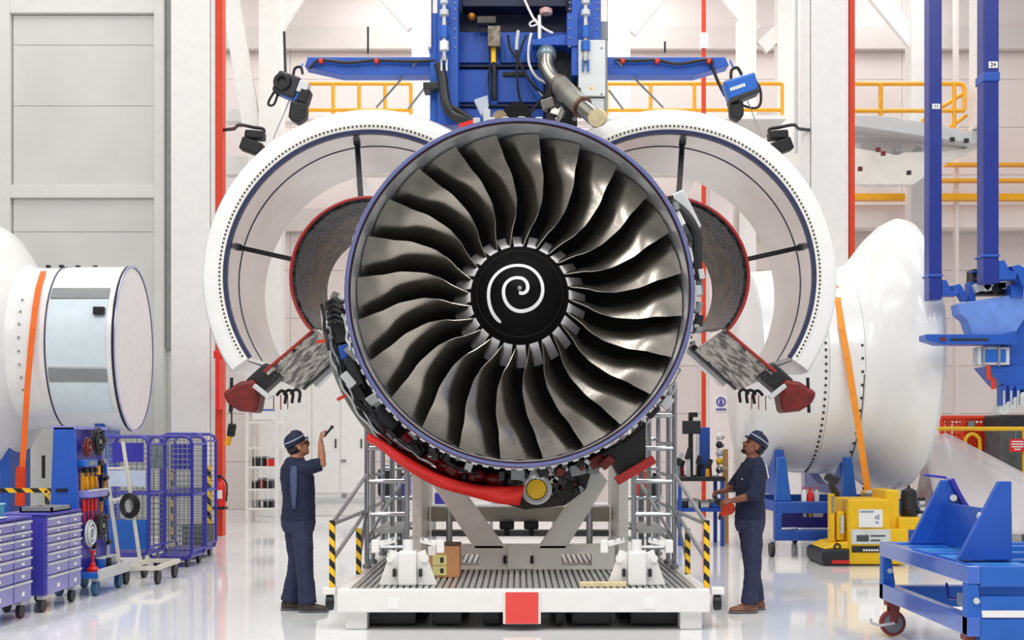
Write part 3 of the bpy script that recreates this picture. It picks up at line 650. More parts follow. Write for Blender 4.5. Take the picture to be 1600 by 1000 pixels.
# ================================================================ OVERHEAD BLUE PYLON AND ARMS
def pylon():
    D = 13.0
    r = thing('lifting_pylon', 'large blue overhead lifting pylon with side arms above the engine', 'hoist', (0, D+.5, 4.75))
    def bx(name, x0, x1, y0, y1, d0, d1, m, par=r, bev=.008, **k):
        return MB().box(gx(x0, d0), gx(x1, d0), d0, d1, gz(y1, d0), gz(y0, d0)).build(name, M[m] if isinstance(m, str) else m, par, bevel=bev, **k)
    nav = mat('navy_recess', '#10183c', .5, var=.2)
    bx('back_panel', 683, 900, 50, 194, D+.35, D+.5, 'blue')
    bx('upper_recess', 710, 890, -400, 52, D+.45, D+.55, nav)
    for x0, x1 in ((683, 716), (893, 939)): bx('side_plate', x0, x1, -400, 118 if x0 > 800 else 195, D, D+.5, 'blue')
    bx('side_strip', 672, 683, 20, 190, D+.1, D+.4, 'blue2')
    bx('white_channel', 668, 674, -400, 74, D+.05, D+.3, 'white')
    for y in (101, 163): bx('rib', 700, 885, y, y+4, D+.28, D+.36, nav)
    for y0, y1, x0, x1 in ((53, 98, 718, 765), (108, 160, 704, 765), (108, 160, 778, 850), (55, 98, 782, 850), (168, 190, 718, 850)):
        bx('panel', x0, x1, y0, y1, D+.31, D+.36, 'blue')
    bx('ledge', 722, 885, 0, 10, D+.2, D+.45, nav)
    bx('slot', 786, 822, 112, 119, D+.29, D+.32, 'black')
    # bracket beam on right
    MB().prism([(gx(x, D), gz(y, D)) for x, y in ((830, 60), (888, 50), (888, 68), (832, 68))], D+.05, 'y', .2).build('bracket_beam', M['blue'], r, bevel=.006)
    bx('bracket_block', 886, 904, 20, 72, D-.02, D+.3, 'blue')
    bx('dark_well', 852, 902, 72, 200, D+.26, D+.34, 'dark')
    cab = bx('control_cabinet', 904, 946, 62, 150, D-.08, D+.3, mat('cabinet_grey', '#d9dcdc', .4, var=.02), label='pale grey control cabinet')
    bx('cabinet_top', 936, 950, 33, 62, D+.1, D+.3, 'grey')
    bx('cabinet_foot', 906, 946, 153, 172, D-.05, D+.3, 'lgrey')
    bx('cabinet_edge', 944, 949, 62, 172, D-.06, D+.25, 'grey')
    for x, y in ((908, 67), (939, 74), (908, 146), (939, 146)): bx('screw', x, x+2, y, y+2, D-.085, D-.07, 'dark', cab, 0)
    bx('yellow_dot', 922, 926, 136, 139, D-.085, D-.07, 'yellow', cab, 0)
    # arms
    MB().prism([(gx(x, D), gz(y, D)) for x, y in ((477, 82), (690, 82), (690, 110), (530, 110), (472, 97))], D+.15, 'y', .22).build('side_arm', M['blue'], r, bevel=.008)
    MB().prism([(gx(x, D), gz(y, D)) for x, y in ((946, 82), (1137, 82), (1143, 95), (1090, 110), (946, 110))], D+.15, 'y', .22).build('side_arm', M['blue'], r, bevel=.008)
    for pts in ([(483, 107), (500, 94), (540, 98), (575, 95), (587, 94), (640, 96), (680, 95)], [(960, 93), (990, 95), (1025, 94), (1060, 100), (1108, 93), (1113, 105), (1122, 128), (1133, 150)]):
        MB().tube(spline([at(x, y, D+.11) for x, y in pts], 5), .018, 6).build('arm_cable', M['black'], r, True)
    for x in (501, 588, 1027, 1108, 973): bx('cable_clip', x-3, x+3, 91, 97, D+.08, D+.16, 'orange', bev=.003)
    for x0, y0, x1, y1 in ((655, 92, 588, 168), (663, 138, 638, 170), (961, 92, 1036, 168), (952, 142, 973, 170)):
        MB().cyl(at(x0, y0, D+.1), at(x1, y1, D+.5), .012, 6).build('stay_rod', M['grey'], r)
    MB().cyl(at(575, 42, D+.3), at(575, 84, D+.3), .012, 6).build('antenna', M['dark'], r)
    MB().cyl(at(1039, 65, D+.3), at(1039, 82, D+.3), .012, 6).build('antenna', M['dark'], r)
    bx('clamp_arm', 661, 690, 128, 139, D-.05, D+.2, 'dark')
    # bolts down the side plates
    bme = MB().lathe([(.001, -.010), (.010, -.010), (.012, 0)], n=8).mesh('bolt', M['grey'])
    for x in (711, 886+4, 933):
        for y in (5, 15, 30, 46, 60, 74): inst(bme, 'bolt', r, at(x, y, D)-wloc(r)+Vector((0, -.002 if x != 890 else -.022, 0)))
    # turnbuckle chains
    for x in (694, 915):
        L = 105
        ch = MB().cyl(at(x, -60, D-.1), at(x, L-10, D-.1), .02, 8).build('chain_rod', M['lgrey'], r)
        for y, h, rr, mm in ((3, 6, .045, 'lgrey'), (20, 8, .05, 'lgrey'), (38, 8, .03, 'alu'), (50, 18, .045, 'blue2'), (72, 14, .05, 'white' if x < 800 else 'blue2'), (92, 8, .035, 'alu')):
            MB().cyl(at(x, y-h/2, D-.1), at(x, y+h/2, D-.1), rr, 10).build('turnbuckle', M[mm], ch, True)
        for s in (-1, 1): MB().bar(at(x+s*4, L-12, D-.1), at(x+s*4, L+6, D-.1), .02, .03).build('fork', M['blue2'] if x > 800 else M['lgrey'], ch)
    # black hose trunk on left
    MB().tube(spline([at(685, 100, D-.05), at(691, 120, D-.06), at(694, 145, D-.08), at(699, 168, D-.1), at(712, 182, D-.1), at(742, 192, D-.2)], 5), .055, 10).build('hose_trunk', M['dark'], r, True)
    MB().tube(spline([at(700, 165, D-.1), at(715, 172, D-.12), at(735, 185, D-.2), at(748, 194, D-.25)], 5), .03, 8).build('hose', M['black'], r, True)
    # yellow strapped piston
    MB().cyl(at(772, 100, D+.2), at(772, 156, D+.2), .032, 10).build('piston', M['black'], r, True)
    MB().cyl(at(771, 70, D+.18), at(771, 98, D+.18), .03, 10).build('yellow_sleeve', M['yellow'], r, True)
    bx('valve_block', 762, 782, 40, 72, D+.1, D+.3, mat('valve_brass', '#8f8674', .4, .5, c2='#2a2824', scale=14))
    bx('valve_arm', 745, 775, 25, 36, D+.12, D+.28, mat('valve_dark', '#4f4a44', .4, .5, var=.2))
    MB().sphere(at(737, 26, D+.1), .045).build('brass_knob', mat('brass', '#a86a1c', .35, .6), r, True)
    # hoses hanging across the panels
    for pts, rr, mm in (([(766, 104), (763, 125), (766, 150)], .012, 'black'), ([(794, 55), (797, 75), (808, 92), (830, 130), (852, 150)], .016, 'black'),
                        ([(809, 50), (808, 70), (807, 85), (808, 120), (811, 150), (822, 182)], .016, 'black'), ([(822, 55), (812, 80), (808, 100)], .014, 'black'),
                        ([(830, 52), (826, 75), (827, 100), (838, 120), (854, 130)], .015, 'white'), ([(810, 48), (808, 62), (807, 78)], .02, 'lgrey'),
                        ([(812, 98), (822, 118), (836, 136), (848, 150)], .012, 'lgrey'), ([(822, 182), (835, 168), (852, 150)], .02, 'black'),
                        ([(815, -10), (832, 26), (842, 38), (852, 46), (864, 52)], .014, 'white'), ([(838, 30), (828, 36), (830, 41), (840, 38)], .01, 'white'),
                        ([(858, 70), (862, 60), (868, 72)], .012, 'lgrey')):
        MB().tube(spline([at(x, y, D+.15) for x, y in pts], 5), rr, 6).build('hose', M[mm], r, True)
    MB().cyl(at(843, 24, D+.15), at(843, 72, D+.15), .02, 8).build('white_post', M['beige'], r, True)
    MB().lathe([(.001, 0), (.07, 0), (.07, .05), (.03, .07)], at(853, 22, D+.15), n=16, axis='z').build('cap', mat('pinkish_cap', '#d9b0a8', .5), r, True)
    # big bleed duct
    MB().sphere(at(854, 86, D+.05), .11, 16, 10).build('duct_bell', mat('duct_bell_grey', '#7c8f98', .35, .5), r, True)
    MB().tube(spline([at(854, 92, D), at(854, 106, D-.05), at(862, 121, D-.1), at(872, 132, D-.15)], 5), .088, 16).build('duct_bend', M['steel'], r, True)
    MB().cyl(at(872, 130, D-.15), at(910, 168, D-.5), .105, 18).build('duct_sleeve', mat('duct_sleeve_grey', '#a8a69a', .4, .5, var=.15), r, True)
    MB().cyl(at(906, 164, D-.5), at(934, 188, D-.7), .085, 18).build('duct_tail', M['steel'], r, True)
    MB().cyl(at(932, 184, D-.78), at(936, 184, D-.68), .09, 18).build('duct_end', M['wood'], r, True, label='round cream end cap')
    for x, y in ((873, 132), (908, 166)):
        a = at(x, y, D-.15 if x < 900 else D-.5); MB().cyl(a, a+Vector((.02, -.02, -.02)), .115, 18).build('duct_clamp', mat('clamp_rust', '#7a5a48', .4, .6), r, True)
    for k in range(22):
        p = at(rnd.uniform(855, 905), rnd.uniform(140, 192), D+rnd.uniform(-.1, .2)); s = rnd.uniform(.04, .12)
        MB().obox(p, (s, s, s*rnd.uniform(.6, 1.6)), (rnd.uniform(0, 1), rnd.uniform(0, 3), 0)).build('fitting', M[rnd.choice(['dark', 'black', 'dark', 'grey', 'steel', 'dred'])], r, bevel=.01)
    # bagged sensor and pipe ends at bottom
    pm = mat('clear_bag', '#dfe6f4', .2, var=.05, alpha=.6)
    MB().prism([(gx(x, D), gz(y, D)) for x, y in ((741, 160), (752, 156), (762, 153), (764, 168), (759, 186), (750, 180))], D-.1, 'y', .08).build('plastic_bag', pm, r)
    bx('bracket', 755, 766, 170, 196, D-.15, D, 'lgrey')
    MB().cyl(at(781, 184, D-.2), at(781, 184, D), .08, 16).build('tan_cap', mat('tan', '#b09a78', .5, var=.15), r, True)
    MB().cyl(at(808, 182, D-.05), at(808, 182, D+.35), .155, 24).build('dark_port', M['void'], r, True)
    MB().box(-.18, .18, D+.2, D+.6, 4.70, 5.25).build('mount_beam', M['blue'], r)
    return r
pylon()
def lamp_kit():
    D = 12.9
    r = thing('work_lamp', 'black and blue work lamp hanging from the left end of the blue arm', 'lamp', at(460, 150, D))
    MB().obox(at(450, 135, D), (.26, .2, .24), (0, .35, 0)).build('lamp_body', M['dark'], r, bevel=.03)
    MB().lathe([(.05, -.13), (.085, -.13), (.1, -.1), (.1, 0)], at(444, 132, D), n=24).build('lamp_lens', M['black'], r, True)
    MB().obox(at(471, 137, D-.02), (.16, .14, .13), (0, .3, 0)).build('white_label', M['lgrey'], r, bevel=.01)
    MB().obox(at(462, 150, D), (.3, .14, .12), (0, .35, 0)).build('blue_base', M['blue2'], r, bevel=.02)
    MB().obox(at(476, 152, D), (.12, .18, .16), (0, .3, 0)).build('battery', M['black'], r, bevel=.02)
    MB().prism([(gx(x, D), gz(y, D)) for x, y in ((456, 160), (481, 164), (480, 185), (466, 195), (452, 186))], D-.08, 'y', .16).build('pouch', M['black'], r, bevel=.02)
    MB().tube(spline([at(458, 118, D), at(461, 107, D), at(470, 105, D), at(473, 116, D)], 5), .015, 6).build('handle', M['black'], r, True)
    MB().tube(spline([at(432, 138, D), at(421, 156, D), at(420, 164, D), at(428, 163, D), at(434, 148, D)], 5), .014, 6).build('strap', M['black'], r, True)
    MB().tube([at(473, 100, D+.2), at(470, 107, D)], .012, 6).build('hook', M['blue2'], r, True)
    MB().tube([at(452, 157, D), at(427, 217, D-.1)], .006, 6).build('cord', M['grey'], r)
    MB().tube([at(444, 50, D+.2), at(446, 116, D)], .016, 6).build('drop_pole', M['dark'], r)
lamp_kit()
def bag():
    D = 12.9
    r = thing('tool_bag', 'blue tool bag with black straps hanging from the right end of the blue arm', 'bag', at(1157, 140, D))
    b = MB().prism([(gx(x, D), gz(y, D)) for x, y in ((1128, 130), (1177, 115), (1184, 145), (1138, 161))], D-.1, 'y', .2).build('bag_body', M['blue2'], r, bevel=.03)
    MB().prism([(gx(x, D), gz(y, D)) for x, y in ((1137, 158), (1184, 141), (1185, 147), (1140, 165))], D-.11, 'y', .22).build('base_trim', M['dark'], r, bevel=.01)
    MB().prism([(gx(x, D), gz(y, D)) for x, y in ((1138, 164), (1160, 160), (1161, 182), (1153, 191), (1140, 184))], D-.07, 'y', .14).build('pouch', M['black'], r, bevel=.02)
    MB().tube(spline([at(1142, 124, D), at(1143, 110, D), at(1152, 106, D), at(1159, 117, D)], 5), .017, 6).build('handle', M['black'], r, True)
    MB().tube(spline([at(1180, 125, D), at(1188, 140, D), at(1188, 162, D), at(1178, 169, D), at(1158, 164, D)], 5), .014, 6).build('strap', M['black'], r, True)
    MB().tube([at(1141, 95, D+.2), at(1146, 106, D)], .012, 6).build('hook', M['blue2'], r, True)
    pr = MB()
    for k in range(6): pr.obox(at(1142.5+k*4, 139.5-k*1.35, D-.103), (.022, .008, .034), (0, -.28, 0))
    pr.build('worn_lettering', M['paper'], r)
    MB().tube([at(1168, 158, D), at(1190, 212, D-.1)], .006, 6).build('cord', M['grey'], r)
bag()
def flood(sgn, xs, label):
    D = 20.5
    r = thing('floodlight', label, 'floodlight', at(xs, 225, D), 'black floodlights on the hall columns')
    X = lambda x: xs+sgn*x
    for y, h, w_, a in ((212, 13, 30, -.08), (230, 20, 34, -.35)):
        MB().obox(at(xs+sgn*(-2 if y > 220 else 3), y, D), (w_/91.3, .25, h/91.3), (0, sgn*a*-1, 0)).build('lamp_head', M['black'], r, bevel=.03)
    MB().tube(spline([at(X(14), 212, D), at(X(16), 202, D), at(X(0), 199, D), at(X(-22), 195, D+.1), at(X(-30), 201, D+.4), at(X(-46), 203, D+.85)], 4), .03, 6).build('arm', M['dark'], r, True)
flood(1, 396, 'twin black floodlight beside the orange edged column on the left')
flood(-1, 1218, 'twin black floodlight beside the wide column on the right')
# ================================================================ PEOPLE
def loft(mb, rings, n=20):
    vs = []; fs = []
    for c, u, v in rings:
        for k in range(n):
            a = 2*PI*k/n; vs.append(Vector(c)+Vector(u)*math.cos(a)+Vector(v)*math.sin(a))
    for i in range(len(rings)-1):
        for k in range(n): fs.append((i*n+k, i*n+(k+1) % n, (i+1)*n+(k+1) % n, (i+1)*n+k))
    fs.append(tuple(reversed(range(n)))); fs.append(tuple((len(rings)-1)*n+k for k in range(n)))
    return mb.add(vs, fs)
def organic(mb, name, m, parent, vox=.006, it=4, wrinkle=0., label=None):
    o = mb.build(name, m, parent)
    r = o.modifiers.new('r', 'REMESH'); r.mode = 'VOXEL'; r.voxel_size = vox
    s = o.modifiers.new('s', 'SMOOTH'); s.factor = .5; s.iterations = it
    if wrinkle:
        t = bpy.data.textures.new('folds', 'CLOUDS'); t.noise_scale = .10; t.noise_depth = 2
        d = o.modifiers.new('d', 'DISPLACE'); d.texture = t; d.strength = wrinkle; d.mid_level = .5; d.texture_coords = 'LOCAL'
    dg = bpy.context.evaluated_depsgraph_get(); me = bpy.data.meshes.new_from_object(o.evaluated_get(dg))
    me.polygons.foreach_set('use_smooth', [True]*len(me.polygons))
    o.modifiers.clear(); o.data = me
    if label: o['label'] = label
    return o
def hand(mb, wrist, d, nrm, thumb, curl=.5):
    """wrist, finger direction, palm normal (side the fingers curl to), thumb-side direction"""
    wrist = Vector(wrist); d = Vector(d).normalized(); nrm = Vector(nrm); nrm = (nrm-d*nrm.dot(d)).normalized(); th = Vector(thumb); th = (th-d*th.dot(d)-nrm*th.dot(nrm)).normalized()
    loft(mb, [(wrist-d*.02, th*.026, nrm*.02), (wrist+d*.02, th*.032, nrm*.018), (wrist+d*.06, th*.042, nrm*.017), (wrist+d*.092, th*.041, nrm*.014)], 12)
    for k, (off, L) in enumerate(((.031, .072), (.010, .082), (-.011, .076), (-.031, .060))):
        p = wrist+d*.085+th*off; pts = [p-d*.02, p]; a = 0
        for q in (.45, .32, .25):
            a += curl*(1+.08*k); p = p+(d*math.cos(a)+nrm*math.sin(a))*(L*q); pts.append(p)
        mb.tube(pts, [.010, .0098, .009, .0085, .0075], 8)
    p = wrist+d*.025+th*.03
    mb.tube([wrist+d*.015+th*.015, p, p+(th*.75+d*.7+nrm*.25)*.032, p+(th*.75+d*.7+nrm*.25)*.032+(d*.85+nrm*.55+th*.1)*.032], [.014, .014, .011, .008], 8)
def head_parts(mb, H, hm):
    """adds skull and face in head space (x forward, y left, z up) transformed by matrix hm"""
    t = MB()
    t.sphere((-.012, 0, .03), 1, 20, 14, (.098, .077, .100)); t.sphere((.03, 0, -.045), 1, 18, 12, (.060, .057, .072))
    t.sphere((.066, 0, -.092), 1, 12, 8, (.026, .030, .024)); t.sphere((.0, 0, -.055), 1, 14, 8, (.07, .064, .055))
    t.tube([(.086, 0, .016), (.100, 0, -.010), (.114, 0, -.030)], [.008, .011, .014], 8); t.sphere((.103, 0, -.035), 1, 10, 6, (.014, .019, .010))
    t.tube([(.074, -.045, .026), (.088, -.018, .024), (.088, .018, .024), (.074, .045, .026)], .010, 8)
    t.tube([(.082, -.022, -.062), (.094, 0, -.060), (.082, .022, -.062)], .0075, 8); t.tube([(.080, -.018, -.074), (.091, 0, -.074), (.080, .018, -.074)], .008, 8)
    for s in (-1, 1):
        t.sphere((-.012, s*.078, -.012), 1, 10, 8, (.022, .011, .033)); t.sphere((.055, s*.036, -.028), 1, 10, 8, (.026, .022, .022))
    t.tube([(-.022, 0, -.04), (-.035, 0, -.11), (-.045, 0, -.16)], [.058, .056, .062], 16)
    mb.add([hm@p for p in t.v], t.f)
def person(label, base, f, hp, pose, skin, extra):
    f = Vector(f).normalized(); l = Vector((-f.y, f.x, 0)); up = Vector((0, 0, 1)); B = Vector(base)
    root = thing('person', label, 'person', B)
    W = lambda a, b, z: B+f*a+l*b+up*z
    S = extra.get('s', 1.0)
    body = MB(); 
    tors = [(.84, .165, .125, 0), (.92, .178, .135, 0), (1.02, .17, .13, .005), (1.12, .165, .125, .01), (1.24, .178, .13, .005), (1.34, .188, .130, -.005), (1.43, .175, .11, -.015), (1.49, .12, .085, -.02), (1.53, .07, .07, -.02)]
    lean = extra.get('lean', 0); k_ = extra.get('wide', 1.0); tors = [(z, a*k_, b*k_, c) for z, a, b, c in tors]
    C = lambda z, o: W(o+lean*(z-.9), 0, z)
    loft(body, [(C(z, o), l*(wd*.93), f*(dp*.93)) for z, wd, dp, o in tors], 24)
    hm = Matrix.Translation(C(1.655, extra.get('hx', 0)))@Matrix((( *(f), 0), (*l, 0), (*up, 0), (0, 0, 0, 1))).transposed()@Matrix.Rotation(-hp, 4, 'Y')@Matrix.Rotation(extra.get('roll', 0), 4, 'X')
    head_parts(body, 0, hm)
    neck = [C(1.47, -.01), C(1.56, -.012+extra.get('hx', 0)*.4), hm@Vector((-.02, 0, -.06))]
    body.tube(neck, [.075, .062, .060], 16)
    shirt = MB(); loft(shirt, [(C(z, o), l*(wd+.012), f*(dp+.014)) for z, wd, dp, o in tors if z > .9]+[(C(1.545, -.02), l*.074, f*.078)], 28)
    trous = MB(); loft(trous, [(W(0, 0, z), l*(wd*k_+.006), f*(dp*k_+.008)) for z, wd, dp in ((.80, .16, .12), (.86, .175, .135), (.95, .178, .138), (1.03, .17, .132))], 28)
    # arms
    for sd, (el, wr, fd, nr, th, curl, sl) in zip((1, -1), pose['arms']):
        sh = C(1.425, -.01)+l*(sd*.185); el = Vector(el); wr = Vector(wr)
        body.tube([sh-l*sd*.05, sh, sh.lerp(el, .5), el, el.lerp(wr, .35), wr], [.05, .052, .045, .038, .040, .027], 14); body.sphere(el, .039)
        hand(body, wr, fd, nr, th, curl)
        e2 = el.lerp(wr, sl)
        pts = [sh-l*sd*.06, sh+up*.008, sh.lerp(el, .35), sh.lerp(el, .7), el, e2] if sl > .02 else [sh-l*sd*.06, sh+up*.008, sh.lerp(el, .35), sh.lerp(el, .7), sh.lerp(el, .93)]
        rr = [.066, .074, .070, .066, .060, .056] if sl > .02 else [.066, .074, .073, .07, .068]
        shirt.tube(pts, rr, 16)
        if sl > .02: shirt.sphere(el, .06)
    # legs and shoes
    shoes = []
    for sd, (kn, an, yaw) in zip((1, -1), pose['legs']):
        hp_ = W(0, sd*.095, .88); kn = Vector(kn); an = Vector(an)
        body.tube([hp_, hp_.lerp(kn, .5), kn, kn.lerp(an, .35), an], [.085, .075, .055, .055, .038], 14)
        trous.tube([hp_+up*.03, hp_.lerp(kn, .3), hp_.lerp(kn, .7), kn, kn.lerp(an, .5), an+up*.0], [q*(1+(k_-1)*.6) for q in (.098, .098, .089, .083, .080, .082)], 18)
        fd = Matrix.Rotation(yaw, 3, 'Z')@f; sdv = Vector((-fd.y, fd.x, 0)); g = Vector((an.x, an.y, B.z))
        sm = MB()
        loft(sm, [(g-fd*.085+up*.045, sdv*.020, up*.030), (g-fd*.07+up*.052, sdv*.036, up*.05), (g+fd*.0+up*.058, sdv*.040, up*.057), (g+fd*.07+up*.045, sdv*.044, up*.043), (g+fd*.14+up*.037, sdv*.047, up*.036), (g+fd*.185+up*.032, sdv*.036, up*.03), (g+fd*.2+up*.03, sdv*.015, up*.018)], 16)
        sm.tube([g+up*.06, an+up*.03], .05, 14)
        so = MB(); loft(so, [(g-fd*.09+up*.012, sdv*.018, up*.012), (g-fd*.075+up*.012, sdv*.040, up*.012), (g+up*.012, sdv*.041, up*.012), (g+fd*.13+up*.012, sdv*.05, up*.012), (g+fd*.19+up*.013, sdv*.038, up*.012), (g+fd*.212+up*.014, sdv*.014, up*.010)], 16)
        shoes.append((sm, so))
        loft(body, [(g-fd*.07+up*.04, sdv*.028, up*.025), (g+fd*.0+up*.045, sdv*.034, up*.035), (g+fd*.15+up*.03, sdv*.036, up*.02)], 12)
    sk = mat('skin_'+extra['skin'].lstrip('#'), extra['skin'], .5, var=.08, scale=14)
    # the body is the first child: one continuous skin surface
    bo = organic(body, 'body', sk, root, .0058, 3)
    organic(trous, 'trousers', M['navy2'], root, .011, 5, .022)
    so_ = organic(shirt, 'shirt', M['navy'], root, .010, 5, .020)
    MB().lathe([(.001, 0), (.001, 0)], B, n=3)
    for sm, so in shoes:
        s1 = organic(sm, 'shoe', mat('shoe_'+extra['shoe'].lstrip('#'), extra['shoe'], .6, var=.15), root, .007, 3)
        so.build('sole', mat('grey_sole', '#6d6f74', .7), s1, True)
    # belt line, hair, cap, glasses
    loft(MB(), [(W(0, 0, 1.0), l*.19, f*.15)], 8) if False else None
    hr = MB().sphere((-.022, 0, .025), 1, 20, 12, (.098, .082, .098)); hr = MB().add([hm@p for p in hr.v if True], hr.f)
    hair = MB().sphere((-.045, 0, -.01), 1, 18, 12, (.072, .079, .07)); MB().add([hm@p for p in hair.v], hair.f).build('hair', M['black'], root, True, angle=80)
    cap = MB(); n = 24
    prof = [(1.0, 0), (1.02, .03), (.98, .06), (.86, .09), (.6, .112), (.3, .121), (.001, .124)]
    vs = []; fs = []
    for rr, z in prof:
        for k in range(n):
            a = 2*PI*k/n; vs.append(hm@Vector((-.014+.108*rr*math.cos(a), .088*rr*math.sin(a), .030+z-.012*math.cos(a)*-1)))
    for i in range(len(prof)-1):
        for k in range(n): fs.append((i*n+k, i*n+(k+1) % n, (i+1)*n+(k+1) % n, (i+1)*n+k))
    co = cap.add(vs, fs).build('cap', mat('cap_navy', '#1a2240', .7, var=.08), root, True, angle=80)
    sd_ = co.modifiers.new('t', 'SOLIDIFY'); sd_.thickness = .006
    br = MB(); pts = [(.075+.055*math.cos(a), .078*math.sin(a)) for a in [(-PI/2+PI*i/10) for i in range(11)]]
    br.prism(pts+[(.06, .08), (.06, -.08)][:0], .045, 'z', .008); br.xf(hm); br.build('brim', M['cap'] if 'cap' in M else mat('cap_navy', '#1a2240'), co)
    bd = MB(); vs = []; fs = []
    for i in range(n):
        a = 2*PI*i/n
        for rr, z in ((1.045, .045), (1.045, .058), (1.03, .058), (1.03, .045)):
            vs.append(hm@Vector((-.014+.108*rr*math.cos(a), .088*rr*math.sin(a), .030+z+.012*math.cos(a))))
    for i in range(n):
        for j in range(4): fs.append((i*4+j, ((i+1) % n)*4+j, ((i+1) % n)*4+(j+1) % 4, i*4+(j+1) % 4))
    bd.add(vs, fs).build('cap_stripe', mat('stripe_grey', '#aab4cc', .6), co, True)
    ey = mat('eye_dark', '#17110f', .3)
    for s in (-1, 1):
        MB().sphere(hm@Vector((.079, s*.032, .008)), .0115, 10, 8).build('eye', ey, root, True)
        MB().bar(hm@Vector((.09, s*.015, .03)), hm@Vector((.077, s*.05, .028)), .008, .006).build('eyebrow', M['black'], root)
    if extra.get('glasses'):
        g = MB().tube([hm@Vector(p) for p in ((-.01, .084, .01), (.06, .076, .012), (.098, .05, .012), (.112, 0, .014), (.098, -.05, .012), (.06, -.076, .012), (-.01, -.084, .01))], .0035, 6); gl = g.build('glasses', M['black'], root)
        for s in (-1, 1): loft(MB(), [(hm@Vector((.108, s*.03, .0)), (hm.to_3x3()@Vector((0, .026, 0))), hm.to_3x3()@Vector((0, 0, .017))), (hm@Vector((.105, s*.03, .0)), (hm.to_3x3()@Vector((0, .026, 0))), hm.to_3x3()@Vector((0, 0, .017)))], 12).build('lens', mat('dark_lens', '#39414e', .1), gl)
    if extra.get('beard'):
        t = MB().sphere((.066, 0, -.094), 1, 12, 8, (.031, .036, .026)); MB().add([hm@p for p in t.v], t.f).build('beard', mat('beard', '#1b1513', .9), root, True)
        MB().tube([hm@Vector(p) for p in ((.086, -.026, -.058), (.1, 0, -.051), (.086, .026, -.058))], .006, 6).build('moustache', mat('beard', '#1b1513', .9), root, True)
    return root, hm, W
# --- worker on the left: three-quarter back view, right arm raised with a small torch
D = 12.0
base = Vector((gx(466, D), D, 0)); f = Vector((.88, .47, 0)).normalized(); l = Vector((-f.y, f.x, 0))
elb = Vector((gx(508, D), D-.16, gz(724, D))); wri = Vector((gx(505, D), D-.16, gz(690, D)))
pose = {'arms': [((base+l*.27+f*.04+Vector((0, 0, 1.15))), (base+l*.25+f*.16+Vector((0, 0, .95))), (.3, .2, -1), (.6, .3, 0), f, .35, .0),
                 (elb, wri, (.12, 0, 1), (.9, .25, .1), (.2, -1, .1), .75, .0)],
        'legs': [((base+l*.10+f*.02+Vector((0, 0, .47))), (base+l*.12-f*.05+Vector((0, 0, .09))), -.35), ((base-l*.11+f*.03+Vector((0, 0, .47))), (base-l*.11+f*.06+Vector((0, 0, .09))), -.42)]}
p1, hm1, W1 = person('worker in navy overalls and cap with right arm raised towards the fan', base, f, .36, pose, None, {'skin': '#b98265', 'shoe': '#4a4038', 'glasses': True, 'wide': 1.14, 'lean': -.02, 'hx': .01})
tc_ = thing('torch', 'small black torch held up in the raised hand', 'torch', at(511, 676, D-.16))
MB().cyl(at(506.5, 682, D-.16), at(517.5, 669, D-.20), .012, 10).build('barrel', M['black'], tc_, True)
MB().cyl(at(517, 669.6, D-.20), at(520, 666, D-.21), .016, 10).build('torch_head', M['dark'], tc_, True)
for lst, nm in ((((1.46, .028), (1.36, .030), (1.24, .028), (1.12, .020), (1.04, .014)), 'side_panel'),):
    mb = MB(); vs = []; fs = []
    for z, hw in lst:
        rad = .17+(.03 if z < 1.4 else .0)
        for a in (-2.35, -2.15, -1.95):
            q = (a+2.15)*hw/.03*.9-2.15
            vs.append(W1(math.cos(q)*(.192 if z < 1.4 else .17)-.02*(z-.9), math.sin(q)*(.236 if z < 1.4 else .226), z))
    for i in range(len(lst)-1):
        for k in range(2): fs.append((i*3+k, i*3+k+1, (i+1)*3+k+1, (i+1)*3+k))
    o = mb.add(vs, fs).build(nm, mat('panel_slate', '#4c5578', .85, var=.06), p1, True); sm = o.modifiers.new('t', 'SOLIDIFY'); sm.thickness = .01
# --- worker on the right: side view facing left, both hands on an orange tool
base = Vector((gx(1172, D), D, 0)); f = Vector((-1, -.12, 0)).normalized(); l = Vector((-f.y, f.x, 0))
el1 = Vector((gx(1170, D), D-.25, gz(772, D))); w1 = Vector((gx(1139, D), D-.18, gz(781, D)))
el2 = Vector((gx(1152, D), D+.24, gz(762, D))); w2 = Vector((gx(1130, D), D+.05, gz(769, D)))
pose = {'arms': [(el1, w1, (-1, .1, -.15), (.1, .5, -.8), (-.1, .3, 1), .6, .28), (el2, w2, (-1, -.15, -.1), (.1, -.5, -.8), (0, -.3, 1), .7, .25)],
        'legs': [((base+l*.10+f*.0+Vector((0, 0, .47))), (base+l*.12+f*.05+Vector((0, 0, .09))), 0), ((base-l*.10-f*.05+Vector((0, 0, .47))), (base-l*.10-f*.10+Vector((0, 0, .09))), .1)]}
p2, hm2, W2 = person('worker in navy overalls and cap looking up and holding an orange tool', base, f, .50, pose, None, {'skin': '#8a563c', 'shoe': '#8a5d48', 'beard': True, 'lean': -.03, 'hx': -.02})
MB().bar(W2(-.10, .19, 1.47), W2(-.135, .17, 1.34), .006, .012).build('shoulder_stripe', M['paper'], p2)
MB().obox(W2(.115, .10, 1.33), (.004, .06, .012), (0, 0, 0)).build('chest_print', M['paper'], p2)
t = thing('handheld_tool', 'orange red handheld power tool with black grip held by the bearded worker', 'tool', at(1133, 792, D-.06))
MB().lathe([(.001, -.04), (.055, -.04), (.07, -.02), (.07, .02), (.055, .04), (.001, .04)], at(1137, 794, D-.06), n=14).build('housing', M['orange'], t, True)
MB().obox(at(1132, 801, D-.06), (.09, .07, .06), (0, -.6, 0)).build('foot', M['orange'], t, bevel=.015)
MB().obox(at(1124, 785, D-.06), (.1, .07, .07), (0, .5, 0)).build('grip', M['black'], t, bevel=.015)
